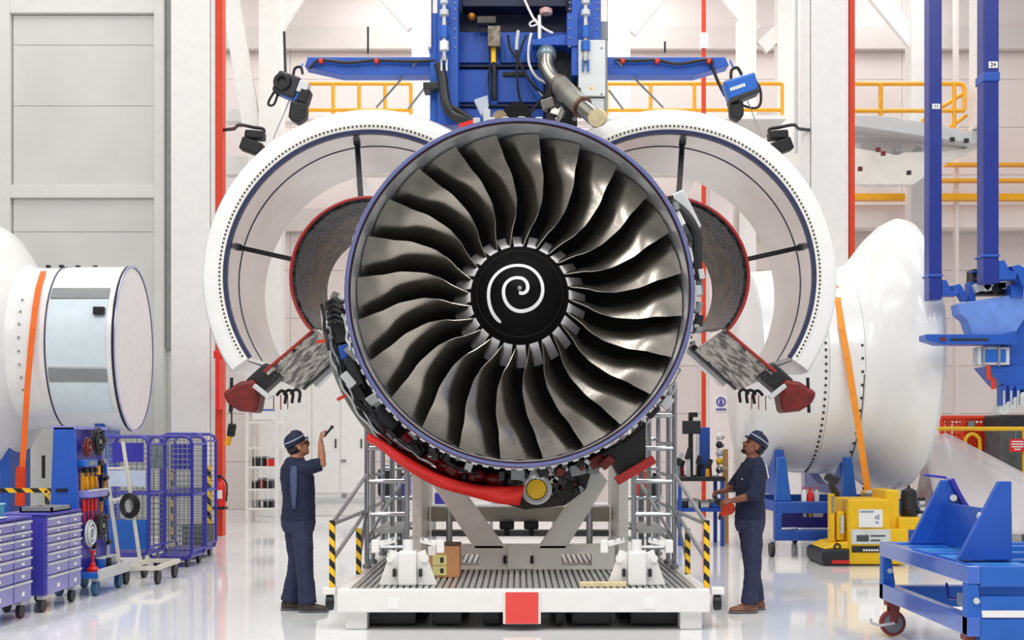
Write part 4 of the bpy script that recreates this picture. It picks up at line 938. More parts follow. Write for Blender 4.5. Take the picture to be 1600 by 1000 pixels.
MB().cyl(at(1127, 800, D-.06), at(1124, 812, D-.06), .016, 8).build('nozzle', M['dark'], t, True)
# ================================================================ LEFT SIDE
M['strap'] = mat('orange_strap', '#f6701c', .6, var=.05)
M['strap2'] = mat('amber_strap', '#f79a2c', .6, var=.05)
def nacelle_left():
    D = 19.0; k = FPX/D; Z = gz(545, D)
    r = thing('intake_cowl', 'white engine intake cowl on its side against the grey left wall', 'engine cowl', (gx(110, D), D, .0))
    c = Vector((0, D, Z)); X = lambda x: gx(x, D)
    MB().lathe([(1.0, X(-70)), (1.55, X(-62)), (1.85, X(-45)), (1.97, X(-20)), (1.96, X(0)), (1.82, X(22)), (1.55, X(40)), (1.30, X(52)), (1.27, X(66)), (1.22, X(66)), (.9, X(-60))], c, n=72, axis='x').build('lip_skin', M['gel'], r, True)
    MB().lathe([(1.24, X(40)), (1.265, X(60)), (1.27, X(108)), (1.2, X(108))], c, n=72, axis='x').build('barrel_skin', M['gel'], r, True)
    MB().lathe([(1.2, X(109)), (1.275, X(109)), (1.29, X(140)), (1.30, X(205)), (1.2, X(205))], c, n=72, axis='x').build('rear_skin', M['gel'], r, True)
    MB().lathe([(1.2, X(107.5)), (1.285, X(107.5)), (1.285, X(109.5)), (1.2, X(109.5))], c, n=72, axis='x').build('joint_band', M['edgeblue'], r, True)
    MB().lathe([(1.27, X(203)), (1.315, X(204)), (1.32, X(207)), (1.28, X(208)), (1.27, X(206))], c, n=72, axis='x').build('end_ring', M['black'], r, True)
    MB().lathe([(.001, X(205)), (1.28, X(206)), (1.285, X(208)), (1.0, X(209)), (.001, X(210))], c, n=72, axis='x').build('end_cover', mat('cover_sheet', '#e3e1e0', .5, var=.03), r, True, label='pale round end cover')
    MB().lathe([(1.285, X(207)), (1.325, X(208)), (1.325, X(209.5)), (1.285, X(209.5))], c, n=72, axis='x').build('rim', mat('lilac_rim', '#b5b6de', .3, .4), r, True)
    # panels curved round the barrel (angle 0 = towards +Y, 180 = towards the viewer)
    pb = mat('pale_blue_panel', '#dbe9ee', .35, var=.03)
    for a0, a1, m, x0, x1 in ((150, 196, pb, 112, 196), (141, 149, M['grey'], 112, 196), (197.5, 206, M['grey'], 112, 196), (207, 232, pb, 112, 196), (120, 140, M['paper'], 112, 196)):
        MB().lathe([(1.28, X(x0)), (1.305, X(x0)), (1.318, X(x1)), (1.28, X(x1))], c, a0, a1, 16, 'x', True).build('access_panel', m, r, True)
    MB().obox(Vector((X(186), D, Z))+Vector((0, -1.27, .47)), (.16, .1, .12)).build('latch', M['black'], r, bevel=.01)
    for x, a in ((78, 92), (100, 95), (150, 93), (123, 92)):
        p = c+Vector((X(x), 1.27*math.cos(math.radians(a)), 1.29*math.sin(math.radians(a)))); MB().obox(p, (.06, .08, .05)).build('stud', M['dark'], r)
    for k_ in range(9):
        a = math.radians(150+k_*9); p = c+Vector((X(72), 1.275*math.cos(a), 1.275*math.sin(a))); MB().cyl(p, p+Vector((0, math.cos(a), math.sin(a)))*.02, .018, 6).build('rivet', M['grey'], r)
    # stand
    MB().box(X(10), X(180), D-.5, D+.5, .25, .45).build('stand_beam', M['blue'], r)
    for x in (20, 160):
        MB().box(X(x), X(x+14), D-.5, D+.5, .45, Z-1.18).build('stand_saddle', M['blue'], r)
        for d in (-.4, .4): MB().cyl((X(x), D+d, .13), (X(x)+.08, D+d, .13), .13, 14).build('castor', M['black'], r, True); MB().box(X(x), X(x)+.1, D+d-.05, D+d+.05, .13, .25).build('fork', M['grey'], r)
    r.rotation_euler.z = .085
    s = thing('ratchet_strap', 'orange lashing strap over the intake cowl behind the tool cabinets', 'strap', at(35, 770, D-1.4))
    pts = []
    for x, y in ((68, 424), (66, 430), (60, 450), (55, 480), (51, 515), (47, 555), (43, 600), (40, 650), (37, 700), (34, 745)):
        zz = min(1.29, gz(y, D)-Z); pts.append(at(x, y, D-(math.sqrt(1.40**2-zz*zz) if zz > -.3 else 1.40)))
    mb = MB()
    for a, b in zip(pts, pts[1:]): mb.bar(a, b, .085, .012, (b-a).cross(Vector((1, 0, 0))))
    mb.build('webbing', M['strap'], s)
    MB().cyl(at(33, 730, D-1.4), at(31, 790, D-1.4), .07, 10).build('ratchet', M['orange'], s, True)
nacelle_left()
VB = mat('violet_cabinet', '#4340a6', .35, var=.05)
VB2 = mat('violet_drawer', '#6e6ac2', .3, var=.06, coat=1.)
def cabinet(y0, y1, x1, label, grp):
    r = thing('tool_cabinet', label, 'tool cabinet', (x1-.25, (y0+y1)/2, 0), grp)
    x0 = x1-.5; z0, z1 = .17, .96
    MB().box(x0, x1-.02, y0, y1, z0, z1).build('body', VB, r, bevel=.012)
    MB().box(x0-.01, x1, y0-.01, y1+.01, z1, z1+.025).build('top', M['blue3'], r, bevel=.008)
    cols = [(y0+.02, y0+(y1-y0)*.6), (y0+(y1-y0)*.62, y1-.02)]
    hs = [.10, .07, .09, .09, .10, .13, .19]
    for c0, c1 in cols:
        z = z1-.015
        for h in hs:
            d = MB().box(x1-.02, x1, c0, c1, z-h+.008, z).build('drawer', VB2, r, bevel=.004)
            MB().box(x1, x1+.018, c0+.01, c1-.01, z-.024, z-.006).build('handle', M['lgrey'], d)
            MB().box(x1, x1+.005, (c0+c1)/2-.03, (c0+c1)/2+.03, z-h*.72, z-h*.5).build('label_plate', M['paper'], d)
            z -= h
    MB().box(x0+.03, x0+.22, y0-.03, y0-.012, .83, .86).build('push_handle', M['black'], r)
    for x in (x0+.07, x1-.08):
        for y in (y0+.08, y1-.08):
            w_ = MB().cyl((x-.02, y, .07), (x+.02, y, .07), .07, 16).build('castor', M['dark'], r, True)
            MB().box(x-.035, x+.035, y-.05, y+.05, .13, .17).build('castor_fork', M['lgrey'], r)
G_ = 'violet tool cabinets along the left'
cabinet(10.55, 11.62, -4.73, 'violet drawer cabinet cut off by the left picture edge', G_)
cabinet(11.86, 12.80, -4.68, 'violet drawer cabinet standing beside the tall blue tool board', G_)
def simple(name, label, cat, mb, m, bevel=.006, group=None):
    return tag(mb.build(name, m, None, bevel=bevel), label, cat, group)
def cabtop():
    z = .986
    t = thing('plastic_tray', 'shallow steel grey tray lying on the violet cabinet by the tool board', 'tray', (-4.9, 12.35, z))
    MB().box(-5.05, -4.72, 12.1, 12.6, z, z+.012).build('base', M['lgrey'], t); 
    for a in ((-5.05, -5.03, 12.1, 12.6), (-4.74, -4.72, 12.1, 12.6), (-5.05, -4.72, 12.1, 12.12), (-5.05, -4.72, 12.58, 12.6)): MB().box(*a, z, z+.05).build('rim', M['grey'], t)
    t = thing('storage_box', 'small turquoise box on the nearest violet cabinet', 'box', (-4.95, 11.3, z))
    MB().box(-5.08, -4.9, 11.2, 11.4, z, z+.11).build('body', mat('turquoise', '#4fb9c9', .5), t, bevel=.01); MB().box(-5.09, -4.89, 11.19, 11.41, z+.11, z+.13).build('lid', mat('turquoise_l', '#8fd6de', .5), t, bevel=.006)
    t = thing('folder', 'thin blue folder with papers lying on the nearest violet cabinet', 'folder', (-4.88, 10.95, z))
    MB().box(-5.1, -4.75, 10.7, 11.1, z, z+.012).build('cover', M['blue2'], t); MB().box(-5.08, -4.74, 10.72, 11.08, z+.012, z+.018).build('paper', M['paper'], t)
cabtop()
def toolboard():
    r = thing('tool_board', 'tall blue A-frame tool board trolley full of hung tools', 'tool trolley', (-4.95, 13.55, 0))
    y0, y1 = 13.1, 14.1
    def ap(z): return -4.86+.10*(z-.25)/1.6*-1     # sloping face
    MB().prism([(-5.16, .25), (-4.80, .25), (-4.87, 1.86), (-5.10, 1.86)], y0, 'y', .05).build('end_panel', M['blue'], r, bevel=.006)
    MB().prism([(-5.16, .25), (-4.80, .25), (-4.87, 1.86), (-5.10, 1.86)], y1-.05, 'y', .05).build('end_panel', M['blue'], r, bevel=.006)
    MB().prism([(-4.90, .25), (-4.83, .25), (-4.90, 1.84), (-4.95, 1.84)], y0+.05, 'y', y1-y0-.1).build('board', M['blue3'], r)
    MB().prism([(-5.12, 1.835), (-4.85, 1.835), (-4.85, 1.87), (-5.12, 1.87)], y0, 'y', y1-y0).build('top_rail', mat('lilac_paint', '#8f8fd8', .4), r)
    MB().box(-5.15, -4.60, y0, y1, .20, .26).build('shelf', M['blue2'], r, bevel=.01)
    MB().box(-4.62, -4.58, y0, y1, .18, .30).build('shelf_lip', M['lgrey'], r, bevel=.006)
    MB().box(gx(88, y0), gx(106, y0), y0-.02, y0, 1.155, 1.185).build('grab_slot', M['black'], r)
    MB().cyl((-5.2, y0-.02, 1.3), (-5.2, y0-.02, 1.55), .02, 8).build('side_hose', M['black'], r)
    for x in (-5.08, -4.68):
        for y in (y0+.12, y1-.12):
            MB().cyl((x-.025, y, .085), (x+.025, y, .085), .085, 16).build('castor', mat('castor_teal', '#2b5f86', .5), r, True); MB().box(x-.04, x+.04, y-.05, y+.05, .16, .2).build('castor_fork', M['lgrey'], r)
    def fx(z): return -4.83-.07*(z-.25)/1.6
    def reel(y, z, rad, m, lab):
        t = thing('hose_reel', lab, 'hose reel', (fx(z)+.07, y, z-rad))
        x = fx(z)+.07
        for k in range(4): MB().tube([Vector((x+.02*(k % 2), y+(rad-.025*k)*math.cos(a), z+(rad-.025*k)*math.sin(a))) for a in [i*PI/10 for i in range(20)]], .014, 6, closed=True).build('coil', m, t, True)
        MB().cyl((x-.05, y, z), (x+.03, y, z), .03, 10).build('hub', M['grey'], t, True)
    reel(13.72, 1.70, .15, M['black'], 'black coiled hose at the top of the blue tool board')
    reel(13.36, 1.64, .10, M['dred'], 'dark red coiled hose at the top of the blue tool board')
    reel(13.70, .74, .15, M['dark'], 'dark coiled cable low on the blue tool board')
    reel(13.33, .68, .14, M['lgrey'], 'pale coiled cable low on the blue tool board')
    for k in range(3):
        y = 13.28+.15*k; z = 1.28; x = fx(z)+.03
        t = thing('hand_clamp', ['nearest', 'middle', 'farthest'][k]+' of the three orange trigger clamps on the tool board', 'clamp', (x, y, z-.12), 'orange clamps on the tool board')
        MB().bar((x, y, z-.12), (x, y, z+.1), .03, .025).build('bar', M['yrail'], t); MB().obox((x+.03, y, z+.1), (.06, .07, .05)).build('jaw', M['black'], t, bevel=.01); MB().obox((x+.03, y+.02, z-.04), (.05, .03, .14), (.3, 0, 0)).build('trigger', M['yrail'], t, bevel=.008)
    for k in range(4):
        y = 13.25+.12*k; z = .93; x = fx(z)+.04
        t = thing('screwdriver', ['nearest', 'second nearest', 'second farthest', 'farthest'][k]+' of the four red handled drivers on the tool board', 'screwdriver', (x, y, z-.1), 'red drivers on the tool board')
        MB().cyl((x, y, z), (x+.01, y-.03, z+.13), .022, 10, .018).build('handle', M['red'], t, True); MB().cyl((x-.01, y+.05, z-.14), (x, y, z), .01, 8).build('blade', M['red'], t, True)
    t = thing('tool_case', 'bright blue tool case clipped below the hoses on the tool board', 'tool case', (fx(1.46)+.05, 13.4, 1.42))
    MB().box(fx(1.46)+.0, fx(1.46)+.1, 13.2, 13.6, 1.42, 1.50).build('case', M['blue2'], t, bevel=.015); MB().box(fx(1.46)+.1, fx(1.46)+.11, 13.3, 13.5, 1.44, 1.48).build('latch', M['grey'], t)
    t = thing('parts_bin', 'lilac parts bin hung mid height on the tool board', 'bin', (fx(1.1)+.08, 13.45, 1.08))
    MB().box(fx(1.1), fx(1.1)+.14, 13.2, 13.75, 1.08, 1.16).build('bin_body', mat('lilac_paint', '#8f8fd8', .4), t, bevel=.008); MB().box(fx(1.1)+.12, fx(1.1)+.15, 13.2, 13.75, 1.15, 1.17).build('bin_lip', M['lgrey'], t)
    t = thing('bottle_jack', 'small red jack standing on the shelf of the tool board', 'jack', (-4.74, 13.3, .26))
    MB().lathe([(.07, .001), (.07, .03), (.04, .05), (.03, .09), (.015, .1), (.015, .2), (.03, .21), (.03, .23)], (-4.74, 13.3, .26), n=16, axis='z').build('jack_body', M['red'], t, True)
    t = thing('grinder', 'orange grinder hung beside the orange clamps on the tool board', 'tool', (fx(1.4)+.05, 13.72, 1.32))
    MB().cyl((fx(1.38)+.05, 13.72, 1.32), (fx(1.45)+.05, 13.72, 1.44), .03, 10).build('grip', M['yrail'], t, True); MB().obox((fx(1.45)+.07, 13.73, 1.46), (.08, .1, .06)).build('tool_head', M['dark'], t, bevel=.01)
    # more clutter hung on the board
    items = (('wrench', 'steel open wrench hung beside the black coiled hose', 'lgrey', 13.96, 1.62, .24, 'wrench'), ('wrench', 'dark wrench hung beside the blue tool case', 'dark', 13.90, 1.40, .2, 'wrench'), ('hammer', 'black hammer hung at the far end of the orange clamps', 'black', 13.84, 1.24, .2, 'hammer'),
             ('pliers', 'yellow handled pliers hung under the parts bin', 'yrail', 13.82, .98, .18, 'pliers'), ('torch', 'amber inspection torch hung at the far edge of the tool board', 'yrail', 13.97, 1.22, .16, 'torch'), ('brush', 'white handled brush hung low at the far edge of the tool board', 'paper', 13.97, .46, .2, 'brush'),
             ('gauge', 'pale dial gauge hung low between the cable coils', 'beige', 13.52, .48, .12, 'gauge'), ('socket_bar', 'steel socket bar hung at the far edge below the pliers', 'alu', 13.92, .70, .34, 'tool'), ('glue_gun', 'teal glue gun hung at the far edge beside the parts bin', 'blue2', 13.97, 1.03, .14, 'tool'))
    for nm, lab, mm, y, z, h, cat in items:
        x = fx(z)+.035; t = thing(nm, lab, cat, (x, y, z-h/2))
        MB().bar((x, y, z-h/2), (x, y+.01, z+h*.3), .03, .022).build('shaft', M[mm], t, bevel=.004); MB().obox((x+.015, y, z+h*.36), (.05, .085, .05), (.2, 0, 0)).build('tool_head', M['dark'] if mm != 'dark' else M['alu'], t, bevel=.01)
    z0 = .26
    for nm, lab, y, m in (('tin', 'blue lidded tin standing on the tool board shelf beside the red jack', 13.5, 'blue2'), ('tin', 'black lidded tin standing on the middle of the tool board shelf', 13.68, 'black'), ('tin', 'steel tin standing at the far end of the tool board shelf', 13.86, 'alu')):
        t = thing(nm, lab, 'tin', (-4.72, y, z0)); MB().cyl((-4.72, y, z0+.001), (-4.72, y, z0+.12), .055, 16).build('body', M[m], t, True); MB().cyl((-4.72, y, z0+.12), (-4.72, y, z0+.135), .058, 16).build('lid', M['lgrey'], t, True)
toolboard()
def pole_trolley():
    r = thing('pole_trolley', 'white pole trolley leaning poles over a low wheeled frame', 'trolley', (-4.5, 14.65, 0))
    pw = mat('cream_pole', '#e8e2d2', .4)
    D = 14.6
    for a, b in (((158, 672), (187, 884)), ((192, 690), (218, 872))):
        MB().cyl(at(*a, D), at(*b, D), .022, 10).build('pole', pw, r, True)
    MB().cyl(at(166, 732, D), at(200, 732, D), .015, 8).build('cross_bar', pw, r, True)
    MB().cyl(at(175, 782, D), at(206, 776, D), .02, 8).build('cross_bar', pw, r, True)
    for i in range(4): MB().sphere(at(180+i*7, 784-i*1.6, D-.03), .03, 8, 6).build('knob', M['lgrey'], r, True)
    x0, x1 = gx(188, 14.0), gx(232, 14.9)
    for q in (14.2, 15.1): MB().bar((-4.68, q, .20), (-4.30, q, .20), .05, .05).build('frame_bar', pw, r)
    for q in (-4.68, -4.30): MB().bar((q, 14.2, .20), (q, 15.1, .20), .05, .05).build('frame_bar', pw, r)
    for q in (-4.7, -4.32):
        for y in (14.3, 15.0): MB().cyl((q-.02, y, .09), (q+.02, y, .09), .09, 16).build('castor', M['black'], r, True); MB().box(q-.03, q+.03, y-.03, y+.03, .15, .2).build('fork', M['grey'], r)
    cn = at(203, 790, D-.05)
    t = thing('cable_coil', 'black cable coil hanging on the white pole trolley', 'cable', cn-Vector((0, 0, .14)))
    for k in range(3): MB().tube([cn+Vector(((.11-.02*k)*math.cos(i*PI/10), -.02*k, (.14-.02*k)*math.sin(i*PI/10))) for i in range(20)], .018, 6, closed=True).build('loop', M['black'], t, True)
pole_trolley()
def wire_panel(mb, x0, x1, z0, z1, d, nx, nz, r=.004):
    for i in range(nx+1):
        x = x0+(x1-x0)*i/nx; mb.box(x-r, x+r, d-r, d+r, z0, z1)
    for i in range(nz+1):
        z = z0+(z1-z0)*i/nz; mb.box(x0, x1, d-r, d+r, z-r, z+r)
def cage(px0, px1, py0, py1, D, lab, extra):
    x0, x1 = gx(px0, D), gx(px1, D); z1, z0 = gz(py0, D), gz(py1, D)
    r = thing('mesh_trolley', lab, 'mesh trolley', ((x0+x1)/2, D+.35, 0), 'violet mesh trolleys')
    R = .1
    def fr(d):
        pts = [(x0, z0+R), (x0, z1-R), (x0+R*.3, z1-R*.3), (x0+R, z1), (x1-R, z1), (x1-R*.3, z1-R*.3), (x1, z1-R), (x1, z0+R), (x1-R*.3, z0+R*.3), (x1-R, z0), (x0+R, z0), (x0+R*.3, z0+R*.3)]
        MB().tube([Vector((a, d, b)) for a, b in pts], .022, 8, closed=True).build('frame_tube', M['blue3'], r, True)
    fr(D); fr(D+.7)
    zm = z0+(z1-z0)*.52
    for d in (D, D+.7): MB().cyl((x0, d, zm), (x1, d, zm), .016, 8).build('mid_tube', M['blue3'], r, True)
    for x in (x0, x1):
        for z in (z0+.1, zm, z1-.1): MB().cyl((x, D, z), (x, D+.7, z), .016, 8).build('tie_tube', M['blue3'], r, True)
    wm = MB(); wire_panel(wm, x0, x1, z0+.02, z1-.02, D+.01, 9, 22); wire_panel(wm, x0, x1, z0+.02, z1-.02, D+.69, 9, 22)
    wm.build('wire_mesh', M['grey'], r)
    MB().box(x0+.02, x1-.02, D, D+.7, z0, z0+.03).build('floor_tray', M['blue3'], r)
    for a, b, c_, d_, m in extra:
        MB().box(gx(a, D), gx(b, D), D-.02, D-.01, gz(d_, D), gz(c_, D)).build('sign_plate', m, r)
    for x in (x0+.08, x1-.08):
        for y in (D+.06, D+.64): MB().cyl((x-.02, y, .07), (x+.02, y, .07), .07, 12).build('castor', M['dark'], r, True); MB().cyl((x, y, .1), (x, y, z0), .02, 8).build('castor_stem', M['grey'], r)
gm = mat('striped_print', '#8c97a0', .5, var=.3, scale=50)
cage(150, 232, 682, 868, 15.2, 'violet shelf trolley with blue back panel behind the white poles', ((176, 225, 692, 722, M['blue3']), (165, 228, 735, 760, mat('pale_blue_sheet', '#c9d4ea', .5)), (160, 230, 812, 858, M['blue2'])))
cage(233, 300, 682, 873, 16.2, 'violet mesh trolley with grey hatched sign plate', ((233, 264, 692, 732, gm),))
cage(252, 318, 678, 862, 17.3, 'violet mesh trolley nearest the orange edged column', ((268, 299, 694, 733, M['blue3']),))
def striped(px, y0, y1, D, lab, w_=.09):
    o = MB().box(gx(px, D)-w_/2, gx(px, D)+w_/2, D-w_/2, D+w_/2, 0, gz(y0, D)).build('striped_post', M['haz2'], None, bevel=.01); tag(o, lab, 'bollard')
M['haz2'] = stripemat('hazard_stripes_wide', '#16161a', '#f2bd18', 4.2)
striped(326, 728, 845, 20.6, 'black and yellow striped post right of the violet mesh trolleys')
striped(271, 735, 840, 20.9, 'black and yellow striped post behind the violet mesh trolleys')
o = MB().box(gx(-60, 17), gx(78, 17), 17.0, 17.1, gz(770, 17), gz(763, 17)); o.box(gx(-40, 17), gx(-36, 17), 17.0, 17.1, 0, gz(766, 17)); o.box(gx(70, 17), gx(74, 17), 17.0, 17.1, 0, gz(766, 17))
tag(o.build('barrier', stripemat('hazard_bar', '#16161a', '#f2bd18', 4.2, (1, 0, 0))), 'black and yellow striped barrier behind the tool cabinets', 'barrier')
def crate():
    D = 19.6; r = thing('crate', 'low black plastic crate at the foot of the grey wall', 'crate', (gx(303, D), D+.3, 0))
    x0, x1 = gx(284, D), gx(322, D)
    b = MB(); b.box(x0, x1, D, D+.5, 0, .03)
    for a in ((x0, x0+.02, D, D+.5), (x1-.02, x1, D, D+.5), (x0, x1, D, D+.02), (x0, x1, D+.48, D+.5)): b.box(*a, 0, .30)
    b.build('tub', M['dark'], r); MB().box(x0-.01, x1+.01, D-.01, D+.51, .29, .33).build('rim', M['black'], r, bevel=.008)
crate()
def extinguisher():
    D = 21.0; c = at(344, 770, D); 
    r = thing('fire_extinguisher', 'red fire extinguisher hung on the orange edged column', 'fire extinguisher', c-Vector((0, 0, .25)))
    MB().lathe([(.001, -.25), (.095, -.25), (.1, -.22), (.1, .1), (.07, .18), (.03, .21), (.03, .26)], c, n=20, axis='z').build('cylinder', M['red'], r, True)
    MB().obox(c+Vector((0, -.02, .29)), (.06, .14, .05)).build('valve', M['black'], r, bevel=.01); MB().tube(spline([c+Vector((.04, -.05, .28)), c+Vector((.13, -.06, .15)), c+Vector((.12, -.05, -.15))], 5), .015, 6).build('hose', M['black'], r, True)
    MB().box(c.x-.11, c.x+.11, D-.11, D+.12, c.z-.29, c.z-.24).build('base_boot', M['black'], r, bevel=.01); MB().box(c.x-.06, c.x+.06, D-.105, D-.095, c.z-.1, c.z+.05).build('label', M['paper'], r)
    MB().box(c.x-.08, c.x+.08, D+.09, D+.27, c.z-.05, c.z+.0).build('bracket', M['grey'], r)
    o = MB().box(gx(335, 21), gx(342, 21), 21.05, 21.25, gz(640, 21), gz(560, 21)); o.cyl(at(338, 560, 21.1), at(338, 548, 21.1), .05, 10)
    tag(o.build('red_cabinet', M['red'], None, bevel=.01), 'narrow red hose box beside the orange column edge', 'box')
    t = thing('pistol_grip_tool', 'yellow and black pistol tool hanging below the left cowl latch', 'tool', at(360, 692, 14.5))
    MB().obox(at(362, 672, 14.5), (.09, .09, .16), (0, .15, 0)).build('motor', M['black'], t, bevel=.02); MB().cyl(at(359, 680, 14.5), at(355, 696, 14.5), .035, 10).build('grip', M['yrail'], t, True); MB().cyl(at(362, 640, 14.5), at(362, 662, 14.5), .01, 6).build('hang_cord', M['black'], t)
    MB().cyl(at(368, 622, 12.75), at(362, 645, 14.5), .008, 6).build('cord', M['black'], t)
extinguisher()
# ================================================================ RIGHT SIDE
def nacelle_right():
    D = 19.0; Z = gz(557, D); c = Vector((0, D, Z)); X = lambda x: gx(x, D)
    r = thing('intake_cowl', 'white engine intake cowl with wide flared lip behind the yellow tug', 'engine cowl', (X(1290), D, 0))
    c2 = c+Vector((0, 0, -.234))
    def droop(mb):                      # the lip sits higher than the barrel
        for p in mb.v: p.z -= .234*min(1, max(0, (X(1388)-p.x)/(X(1388)-X(1306.6))))
        return mb
    MB().lathe([(.001, X(1158)), (1.45, X(1160)), (1.55, X(1164)), (1.58, X(1190)), (1.62, X(1255)), (1.55, X(1255))], c2, n=80, axis='x').build('rear_skin', M['gel'], r, True)
    MB().lathe([(1.55, X(1255.6)), (1.62, X(1255.6)), (1.63, X(1306)), (1.55, X(1306))], c2, n=80, axis='x').build('barrel_skin', M['gel'], r, True)
    droop(MB().lathe([(1.55, X(1306.6)), (1.63, X(1306.6)), (1.66, X(1322)), (1.78, X(1336)), (1.98, X(1355)), (2.11, X(1374)), (2.15, X(1390)), (2.13, X(1400)), (2.04, X(1408)), (1.85, X(1408)), (1.7, X(1395))], c, n=80, axis='x')).build('lip_skin', M['gel'], r, True)
    MB().lathe([(.001, X(1391)), (1.0, X(1393)), (1.75, X(1396)), (1.6, X(1390)), (.001, X(1389))], c, n=64, axis='x').build('inlet_cover', M['paper'], r, True)
    for x, n_, a0 in ((1250, 26, 165), (1302, 14, 170)):
        for k in range(n_):
            a = math.radians(a0+k*(95/n_)); rr = 1.62 if x == 1250 else 1.63
            p = c2+Vector((X(x), rr*math.cos(a), rr*math.sin(a))); MB().cyl(p, p+Vector((0, math.cos(a), math.sin(a)))*.016, .02, 6).build('rivet', M['dark'], r)
    MB().lathe([(1.62, X(1303.5)), (1.636, X(1304)), (1.636, X(1305)), (1.62, X(1305.5))], c2, 185, 250, 30, 'x', True).build('seam', M['dark'], r, True)
    s = thing('ratchet_strap', 'amber lashing strap over the flared intake cowl', 'strap', at(1355, 775, D-1.9))
    pts = [c2+Vector((gx(1306, 17.6), 1.665*math.cos(math.radians(q)), 1.665*math.sin(math.radians(q)))) for q in range(40, 129, 8)]
    for x, y in ((1307, 452), (1309, 470), (1316, 515), (1324, 560), (1332, 610), (1341, 665), (1349, 720), (1356, 766)):
        zz = gz(y, D)-Z+.234; pts.append(at(x, y, D-math.sqrt(max(.1, 1.72**2-min(1.3, zz)**2)) if zz > -.2 else D-1.74))
    mb = MB()
    for a, b in zip(pts, pts[1:]): mb.bar(a, b, .095, .012, (b-a).cross(Vector((1, 0, 0))))
    mb.build('webbing', M['strap2'], s)
    MB().obox(at(1356, 776, D-1.5), (.12, .1, .1)).build('ratchet', M['grey'], s, bevel=.01)
    # blue transport stand under it
    D2 = 17.6
    st = thing('cowl_stand', 'blue wheeled stand carrying the flared intake cowl', 'stand', (gx(1300, D2), 18.8, 0))
    def bx(name, x0, x1, y0, y1, d0, d1, m='blue', **k): return MB().box(gx(x0, D2), gx(x1, D2), d0, d1, gz(y1, D2), gz(y0, D2)).build(name, M[m], st, bevel=.012, **k)
    bx('front_rail', 1211, 1440, 784, 802, D2, D2+.15); bx('lower_rail', 1211, 1440, 828, 845, D2, D2+.15); bx('mid_panel', 1222, 1430, 803, 827, D2+.3, D2+.34, 'blue3')
    bx('rear_rail', 1211, 1440, 784, 802, D2+2.4, D2+2.55)
    bx('corner_post', 1211, 1222, 802, 828, D2, D2+.15); bx('side_rail', 1211, 1219, 784, 800, D2+.15, D2+2.4); bx('side_rail', 1432, 1440, 784, 800, D2+.15, D2+2.4)
    for x in (1226, 1330):
        MB().prism([(gx(x-12, D2), gz(784, D2)), (gx(x+12, D2), gz(784, D2)), (gx(x+3, D2), gz(714, D2)), (gx(x-8, D2), gz(714, D2))], D2+.05, 'y', .18).build('upright', M['blue2'], st, bevel=.015)
        zc = Z-.234; prof_ = [(D2+.25, gz(775, D2)), (D2+2.55, gz(775, D2))]          # saddle with a concave top under the barrel
        rs_ = 2.30 if x > 1400 else (1.80 if x > 1310 else 1.66)
        prof_ += [(D+q, (Z if x > 1400 else zc)-math.sqrt(rs_*rs_-q*q)) for q in [1.1-.2*i for i in range(12)]]
        MB().prism(prof_, gx(x-9, D2), 'x', gx(x+6, D2)-gx(x-9, D2)).build('saddle', M['blue'], st)
    for x in (1208, 1300, 1430):
        for d in (D2+.1, D2+2.4):
            MB().cyl((gx(x, D2)-.03, d, .12), (gx(x, D2)+.03, d, .12), .12, 16).build('castor', M['dark'], st, True); MB().box(gx(x, D2)-.05, gx(x, D2)+.05, d-.06, d+.06, .2, .26).build('fork', M['lgrey'], st)
    for x0, x1, m in ((1262, 1268, 'paper'), (1271, 1276, 'yellow'), (1278, 1294, 'paper')): bx('label_plate', x0, x1, 801.5, 810, D2+.28, D2+.3, m)
    bx('handle_bar', 1224, 1244, 824, 826, D2-.03, D2-.01, 'lgrey')
    for x, h, m, lab, cat in ((1258, 22, 'paper', 'white bottle standing first in the row on the blue cowl stand', 'bottle'), (1268, 20, 'red', 'red spray can standing on the blue cowl stand', 'can'), (1278, 18, 'lgrey', 'pale grey tin standing on the blue cowl stand', 'tin'), (1352, 20, 'yellow', 'yellow and black canister standing on the blue cowl stand', 'canister')):
        t = thing('spray_can' if cat == 'can' else cat, lab, cat, (gx(x, D2), D2+.08, gz(784, D2)))
        MB().lathe([(.001, .001), (.04, .001), (.042, .12), (.03, .15), (.02, .16), (.02, .19)], (gx(x, D2), D2+.08, gz(784, D2)), n=14, axis='z').build('body', M[m], t, True)
        MB().cyl((gx(x, D2), D2+.08, gz(784, D2)+.185), (gx(x, D2), D2+.08, gz(784, D2)+.21), .022, 10).build('cap', M['black'] if m == 'yellow' else M['red'], t, True)
nacelle_right()
